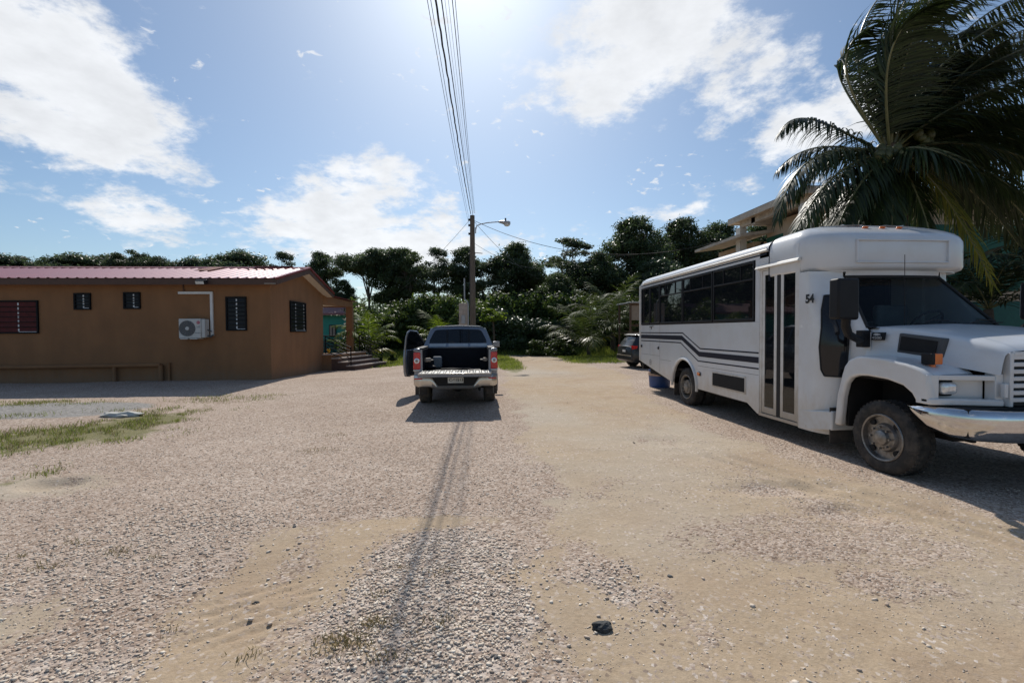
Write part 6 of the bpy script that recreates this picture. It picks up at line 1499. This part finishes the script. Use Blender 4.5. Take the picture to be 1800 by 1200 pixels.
# palms
def bez(p0, p1, p2, p3, t): return p0*(1-t)**3+p1*3*t*(1-t)**2+p2*3*t*t*(1-t)+p3*t**3
def frond(parent, pts, Lf, nl, material, seed, wind=Vector((0, 0, 0)), r0=.032, name='frond', side=None, droop=.55, width=.017, half=1.0, fold=.35):
    """rachis along a cubic curve with drooping leaflets; pts four control points (Vectors, world)"""
    rng = random.Random(seed); N_ = 26; P = [bez(*pts, k/N_) for k in range(N_+1)]
    off = origin(parent); rm = MB(); rm.tube([p for p in P], [r0*(1-.85*k/N_)+.002 for k in range(N_+1)], 6)
    V, F, T = [], [], []
    for k in range(nl):
        t = .10+.90*(k/(nl-1))**.92; p = bez(*pts, t); tan = (bez(*pts, min(1, t+.01))-bez(*pts, max(0, t-.01))).normalized()
        up = Vector((0, 0, 1)); sd = tan.cross(up); sd = sd.normalized() if sd.length > .05 else Vector((1, 0, 0)); nn = sd.cross(tan).normalized()
        if side is not None: sd = (sd*math.cos(side)+nn*math.sin(side)).normalized(); nn = sd.cross(tan).normalized()
        ll = Lf*(math.sin(math.pi*(.14+.80*t))**.7)*rng.uniform(.85, 1.1)
        for s in (-1, 1):
            if rng.random() < .03: continue
            d = (sd*s*(.80)+tan*(.55+.5*t)+nn*fold*.5+wind*.5+Vector((rng.uniform(-.2, .2), rng.uniform(-.2, .2), rng.uniform(-.22, .22)))).normalized()
            q = p.copy(); w0 = width*rng.uniform(.8, 1.15); pr = []; nseg = 4; seg = ll/nseg; dr = droop*rng.uniform(.7, 1.3)
            wv = d.cross(nn).normalized() if d.cross(nn).length > .05 else tan
            for j in range(nseg+1):
                w = w0*(.55, 1.0, .9, .6, .06)[j]; pr.append((q-wv*w, q+wv*w)); 
                d = (d+Vector((0, 0, -dr*.42))+wind*.22).normalized(); q = q+d*seg
            b = len(V); tint = rng.random()
            for a_, c_ in pr: V += [a_-off, c_-off]; T += [tint, tint]
            for j in range(nseg): F.append((b+2*j, b+2*j+1, b+2*j+3, b+2*j+2))
    o = fast_mesh(name, [tuple(v) for v in V], F, material, T, parent=parent, smooth=True)
    ro = rm.build('rachis', 'rachis', parent=o, smooth=60, fixn=False) if False else None
    me_off = off
    r_ = MB(); r_.v = [tuple(Vector(v)) for v in rm.v]; r_.f = rm.f; ro = r_.build('rachis', 'rachis', o, smooth=60, fixn=False)
    return o
PX, PY = 8.25, 9.0
crown = Vector((PX, PY, atY(1565, 275, PY).z)); crown.x = atY(1565, 275, PY).x
base = Vector((atY(1590, 500, PY+.2).x, PY+.2, 0))
palm = thing('coconut_palm', base, 'big coconut palm with green coconuts rising behind the bus', 'palm tree')
m = MB(); pts = [base+Vector((0, 0, -.2)), base+Vector((-.02, 0, 1.2)), Vector((atY(1588, 400, PY).x, PY+.1, atY(1588, 400, PY).z)), Vector((atY(1578, 320, PY).x, PY, atY(1578, 320, PY).z)), crown+Vector((0, 0, .1))]
m.tube(pts, [.24, .17, .155, .15, .14], 16); m.build('trunk', 'bark_palm', palm)
def fr(c1, c2, tip, Lf=.85, nl=64, mt_='leaf_palm', **kw):
    p1 = atY(*c1); p2 = atY(*c2); p3 = atY(*tip); s = crown+(p1-crown).normalized()*.12
    frond(palm, [s, p1, p2, p3], Lf*1.1, int(nl*1.4), mt_, int(tip[0]*3+tip[1]), **kw)
WR = Vector((1.15, -.15, .05))
fr((1500, 245, 8.9), (1400, 170, 8.8), (1372, 232, 8.7), .62, droop=1.2)
fr((1500, 255, 8.7), (1395, 240, 8.4), (1368, 385, 8.2), .75, droop=1.0)
fr((1520, 270, 8.5), (1440, 290, 8.0), (1378, 455, 7.8), .70, droop=.9)
fr((1540, 285, 8.4), (1490, 330, 8.0), (1455, 450, 7.9), .70, droop=1.0)
fr((1555, 300, 8.6), (1535, 360, 8.3), (1520, 450, 8.1), .65, droop=1.0)
fr((1500, 250, 9.4), (1430, 260, 9.8), (1400, 350, 10.2), .70, droop=1.1)
fr((1515, 200, 9.0), (1425, 80, 8.8), (1550, 40, 8.6), .95, wind=WR, droop=.25)
fr((1525, 180, 9.1), (1440, 50, 9.0), (1610, -60, 8.8), 1.0, wind=WR, droop=.25)
fr((1510, 190, 9.6), (1440, 120, 9.9), (1490, 90, 10.2), .9, wind=WR, droop=.5)
fr((1560, 150, 8.8), (1570, 20, 8.5), (1720, -60, 8.2), 1.0, wind=WR, droop=.45)
fr((1575, 120, 8.6), (1600, -40, 8.0), (1800, -80, 7.6), 1.05, wind=WR*.6, droop=.6)
fr((1590, 180, 8.9), (1650, 80, 8.7), (1840, 0, 8.5), 1.0, wind=WR*.6, droop=.6)
fr((1600, 210, 8.9), (1690, 110, 8.7), (1880, 60, 8.4), 1.0, wind=WR*.5, droop=.7)
fr((1610, 220, 8.6), (1720, 150, 8.0), (1900, 110, 7.6), 1.0, wind=WR*.4, droop=.7)
fr((1610, 240, 9.2), (1740, 200, 9.4), (1880, 240, 9.6), .95, wind=WR*.3, droop=.9)
fr((1620, 250, 8.6), (1720, 230, 8.0), (1850, 300, 7.6), .9, wind=WR*.3, droop=.9)
fr((1610, 245, 8.3), (1690, 260, 7.8), (1800, 345, 7.4), .85, droop=1.0)
fr((1600, 250, 8.2), (1640, 250, 7.7), (1770, 330, 7.3), .8, droop=1.1)
fr((1600, 270, 8.6), (1660, 310, 8.3), (1745, 500, 8.1), .80, 60, 'leaf_palm_yellow', droop=.7)
fr((1610, 270, 9.0), (1700, 300, 9.0), (1790, 430, 9.0), .85, droop=.9)
fr((1600, 270, 9.6), (1660, 300, 10.0), (1700, 400, 10.4), .8, droop=1.0)
fr((1625, 255, 9.3), (1740, 270, 9.6), (1860, 380, 9.8), .9, droop=.9)
fr((1500, 262, 9.1), (1420, 235, 9.2), (1366, 300, 9.2), .70, droop=1.2)
fr((1515, 275, 8.9), (1450, 310, 8.6), (1400, 440, 8.4), .72, droop=1.0)
fr((1530, 285, 8.8), (1470, 350, 8.5), (1430, 470, 8.3), .70, droop=.9)
fr((1545, 300, 8.7), (1510, 370, 8.4), (1490, 470, 8.2), .70, droop=.9)
fr((1570, 300, 8.6), (1570, 370, 8.3), (1565, 460, 8.1), .62, droop=.9)
fr((1590, 290, 8.6), (1620, 340, 8.2), (1650, 470, 8.0), .75, droop=.9)
fr((1540, 170, 9.4), (1520, 60, 9.7), (1590, 20, 10.0), 1.0, wind=WR, droop=.35)
fr((1555, 160, 8.5), (1540, 50, 8.0), (1640, 10, 7.6), 1.0, wind=WR, droop=.4)
fr((1580, 150, 9.3), (1620, 40, 9.5), (1740, -10, 9.8), 1.0, wind=WR*.7, droop=.5)
fr((1560, 160, 9.6), (1560, 60, 10.0), (1600, -20, 10.6), .95, wind=WR*.6, droop=.4)
fr((1580, 170, 9.8), (1640, 40, 10.4), (1760, 40, 11.0), .95, wind=WR*.6, droop=.5)
fr((1560, 200, 10.0), (1580, 120, 10.8), (1650, 120, 11.6), .9, wind=WR*.5, droop=.6)
fr((1550, 290, 9.6), (1530, 330, 10.0), (1510, 420, 10.2), .7, droop=1.0)
fr((1580, 290, 9.6), (1600, 340, 10.0), (1620, 420, 10.2), .7, droop=1.0)
fr((1560, 90, 8.9), (1575, -90, 8.6), (1650, -160, 8.3), 1.0, wind=WR, droop=.45)
fr((1605, 200, 9.6), (1700, 90, 10.2), (1850, 130, 10.8), .95, wind=WR*.4, droop=.8)
rng = random.Random(44)
for k in range(13):
    px, py = rng.uniform(1720, 1930), rng.uniform(60, 470); Yq = rng.uniform(8.2, 10.8)
    fr((1565+(px-1565)*.35, 265+(py-275)*.25-35, 9+(Yq-9)*.4), (1565+(px-1565)*.75, 270+(py-275)*.55-60, 9+(Yq-9)*.8), (px, py, Yq), .95, droop=rng.uniform(.6, 1.1), wind=WR*.3)
rng = random.Random(91)
for k in range(16):
    px, py = rng.uniform(1590, 1900), rng.uniform(-120, 190); Yq = rng.uniform(8.4, 11.2)
    fr((1565+(px-1565)*.25, 255+(py-265)*.40, 9+(Yq-9)*.4), (1565+(px-1565)*.60, 250+(py-265)*.85, 9+(Yq-9)*.8), (px+60, py+rng.uniform(0, 70), Yq), .95, droop=rng.uniform(.45, .9), wind=WR*rng.uniform(.3, .7))
rng = random.Random(4)
for k in range(24):
    if k < 15: c = atY(rng.uniform(1540, 1582), rng.uniform(258, 300), PY-.36-rng.random()*.16)
    elif k < 20: c = atY(rng.uniform(1612, 1650), rng.uniform(232, 252), PY-.34)
    else: c = atY(rng.uniform(1505, 1525), rng.uniform(262, 285), PY-.3)
    m = MB(); m.ell(c, (.085, .085, .115), 12, 8, Matrix.Rotation(rng.uniform(-.5, .5), 3, 'X')); m.build('coconut', 'coconut', palm)
m = MB()
for k in range(26):
    a = rng.random()*6.28; m.tube([crown+Vector((0, 0, -.1)), crown+Vector((math.cos(a)*.22, math.sin(a)*.22, rng.uniform(-.3, .15))), crown+Vector((math.cos(a)*.4, math.sin(a)*.4, rng.uniform(-.7, -.1)))], [.05, .035, .012], 6)
m.ell(crown+Vector((0, 0, -.05)), (.24, .24, .34)); m.build('crown_fibre', 'husk', palm)

def young_palm(name, x, y, H, n, Lr, seed, label, material='leaf_palm_young', trunk=.4, spread=1.0, r=.1, mixm=None):
    rng = random.Random(seed); b = Vector((x, y, float(gh(x, y)))); o = thing(name, b, label, 'palm tree', 'young palms in front of the thicket')
    m = MB(); top = b+Vector((rng.uniform(-.1, .1), rng.uniform(-.1, .1), trunk)); m.tube([b+Vector((0, 0, -.1)), b.lerp(top, .5), top], [r*1.5, r*1.1, r*.8], 10); m.build('trunk', 'bark_palm', o)
    for k in range(n):
        a = 2*math.pi*(k*.381966)+rng.uniform(-.2, .2); el = math.radians(82-62*(k/n)**.9*spread); L_ = Lr*rng.uniform(.85, 1.1)
        d = Vector((math.cos(a)*math.cos(el), math.sin(a)*math.cos(el), math.sin(el))); h = Vector((math.cos(a), math.sin(a), 0))
        p1 = top+d*L_*.4; p2 = p1+(d*.6+h*.25*spread)*L_*.4; p3 = p2+(h*.6*spread+Vector((0, 0, .35-.95*(k/n)))).normalized()*L_*.35
        frond(o, [top, p1, p2, p3], L_*.30, 34, (mixm if mixm and k >= n-3 else material), seed*100+k, r0=.02, droop=.6, width=.024)
    return o
def yp_(px, py, **k):
    g_ = atG(px, py); return g_
g_ = atG(652, 634); young_palm('young_palm', g_.x, g_.y, 3, 9, 2.6, 1, 'young bright green coconut palm just left of the open pickup door', trunk=.9, spread=.75)
g_ = atY(630, 600, 27); young_palm('young_palm', g_.x, 27, 3, 9, 2.3, 2, 'young palm close behind the porch column', trunk=.4, mixm='leaf_palm_yellow')
g_ = atY(1035, 600, 28.5); young_palm('young_palm', g_.x, 28.5, 4, 16, 4.0, 3, 'wide young palm with drooping fronds at the end of the lane', 'leaf_palm_dim', trunk=.7, spread=1.05, mixm='leaf_palm_yellow')
g_ = atY(1078, 600, 31); young_palm('young_palm', g_.x, 31, 5, 14, 4.2, 4, 'taller dark palm left of the kiosk', 'leaf_palm_dim', trunk=2.0, spread=.9, r=.14)
g_ = atY(775, 600, 30); young_palm('young_palm', g_.x, 30, 4, 10, 3.0, 5, 'young palm half hidden behind the pickup cab', 'leaf_palm_young', trunk=.6, spread=.9)
g_ = atY(1110, 600, 30); young_palm('young_palm', g_.x, 30, 4, 10, 3.0, 6, 'palm tuft directly behind the kiosk roof', 'leaf_palm_dim', trunk=1.6, spread=.9)
g_ = atY(1850, 600, 11.8); q_ = young_palm('coconut_palm_tree', g_.x, 11.8, 5, 20, 3.4, 7, 'second coconut palm at the right edge behind the bus hood', 'leaf_palm', trunk=3.4, spread=1.25, r=.16); del q_['group']
g_ = atY(1745, 600, 12.6); q_ = young_palm('coconut_palm_tree', g_.x, 12.6, 5, 16, 2.8, 8, 'low coconut palm between the cab roof and the green wall', 'leaf_palm', trunk=2.2, spread=1.0, r=.14); del q_['group']
# papaya
pc = atY(868, 600, 27.5); pp = thing('papaya_tree', (pc.x, 27.5, 0), 'slim papaya tree with a small yellow green crown right of the utility pole', 'tree')
ptop = atY(866, 556, 27.5).z; m = MB(); m.tube([(pc.x, 27.5, -.1), (pc.x+.02, 27.5, ptop*.5), (pc.x-.04, 27.5, ptop)], [.075, .06, .045], 8); 
rng = random.Random(8); cl = []
for k in range(11):
    a = k*2.4; e = Vector((pc.x-.04+math.cos(a)*.5, 27.5+math.sin(a)*.5, ptop+rng.uniform(-.25, .35))); m.tube([(pc.x-.04, 27.5, ptop-.05), e], [.015, .008], 5); cl.append((e.x-pc.x, e.y-27.5, e.z, .24, .24, .10))
m.build('trunk', 'bark_palm', pp); v, f, t = leaves(cl, 90, .10, 9, .6, .1); fast_mesh('crown', v, f, 'leaf_palm_young', t, parent=pp)
# white blooming bush at the porch
bC2 = bush('flowering_bush', 2.6, 15, .8, 14, .08, 260, 'leaf_mid', r=(.25, .45)); cc_ = atY(628, 600, 26.2); bC2.location = (cc_.x, 26.2, -.1); bC2['label'] = 'white flowering bush at the end of the porch steps'; bC2['category'] = 'bush'
cl = [(random.Random(k).uniform(-.8, .8), random.Random(k+50).uniform(-.7, .3), random.Random(k+90).uniform(.5, 2.5), .07, .07, .06) for k in range(44)]; v, f, t = leaves(cl, 14, .05, 31, .6, .2); fast_mesh('blossom', v, f, 'white_petal', t, parent=bC2)
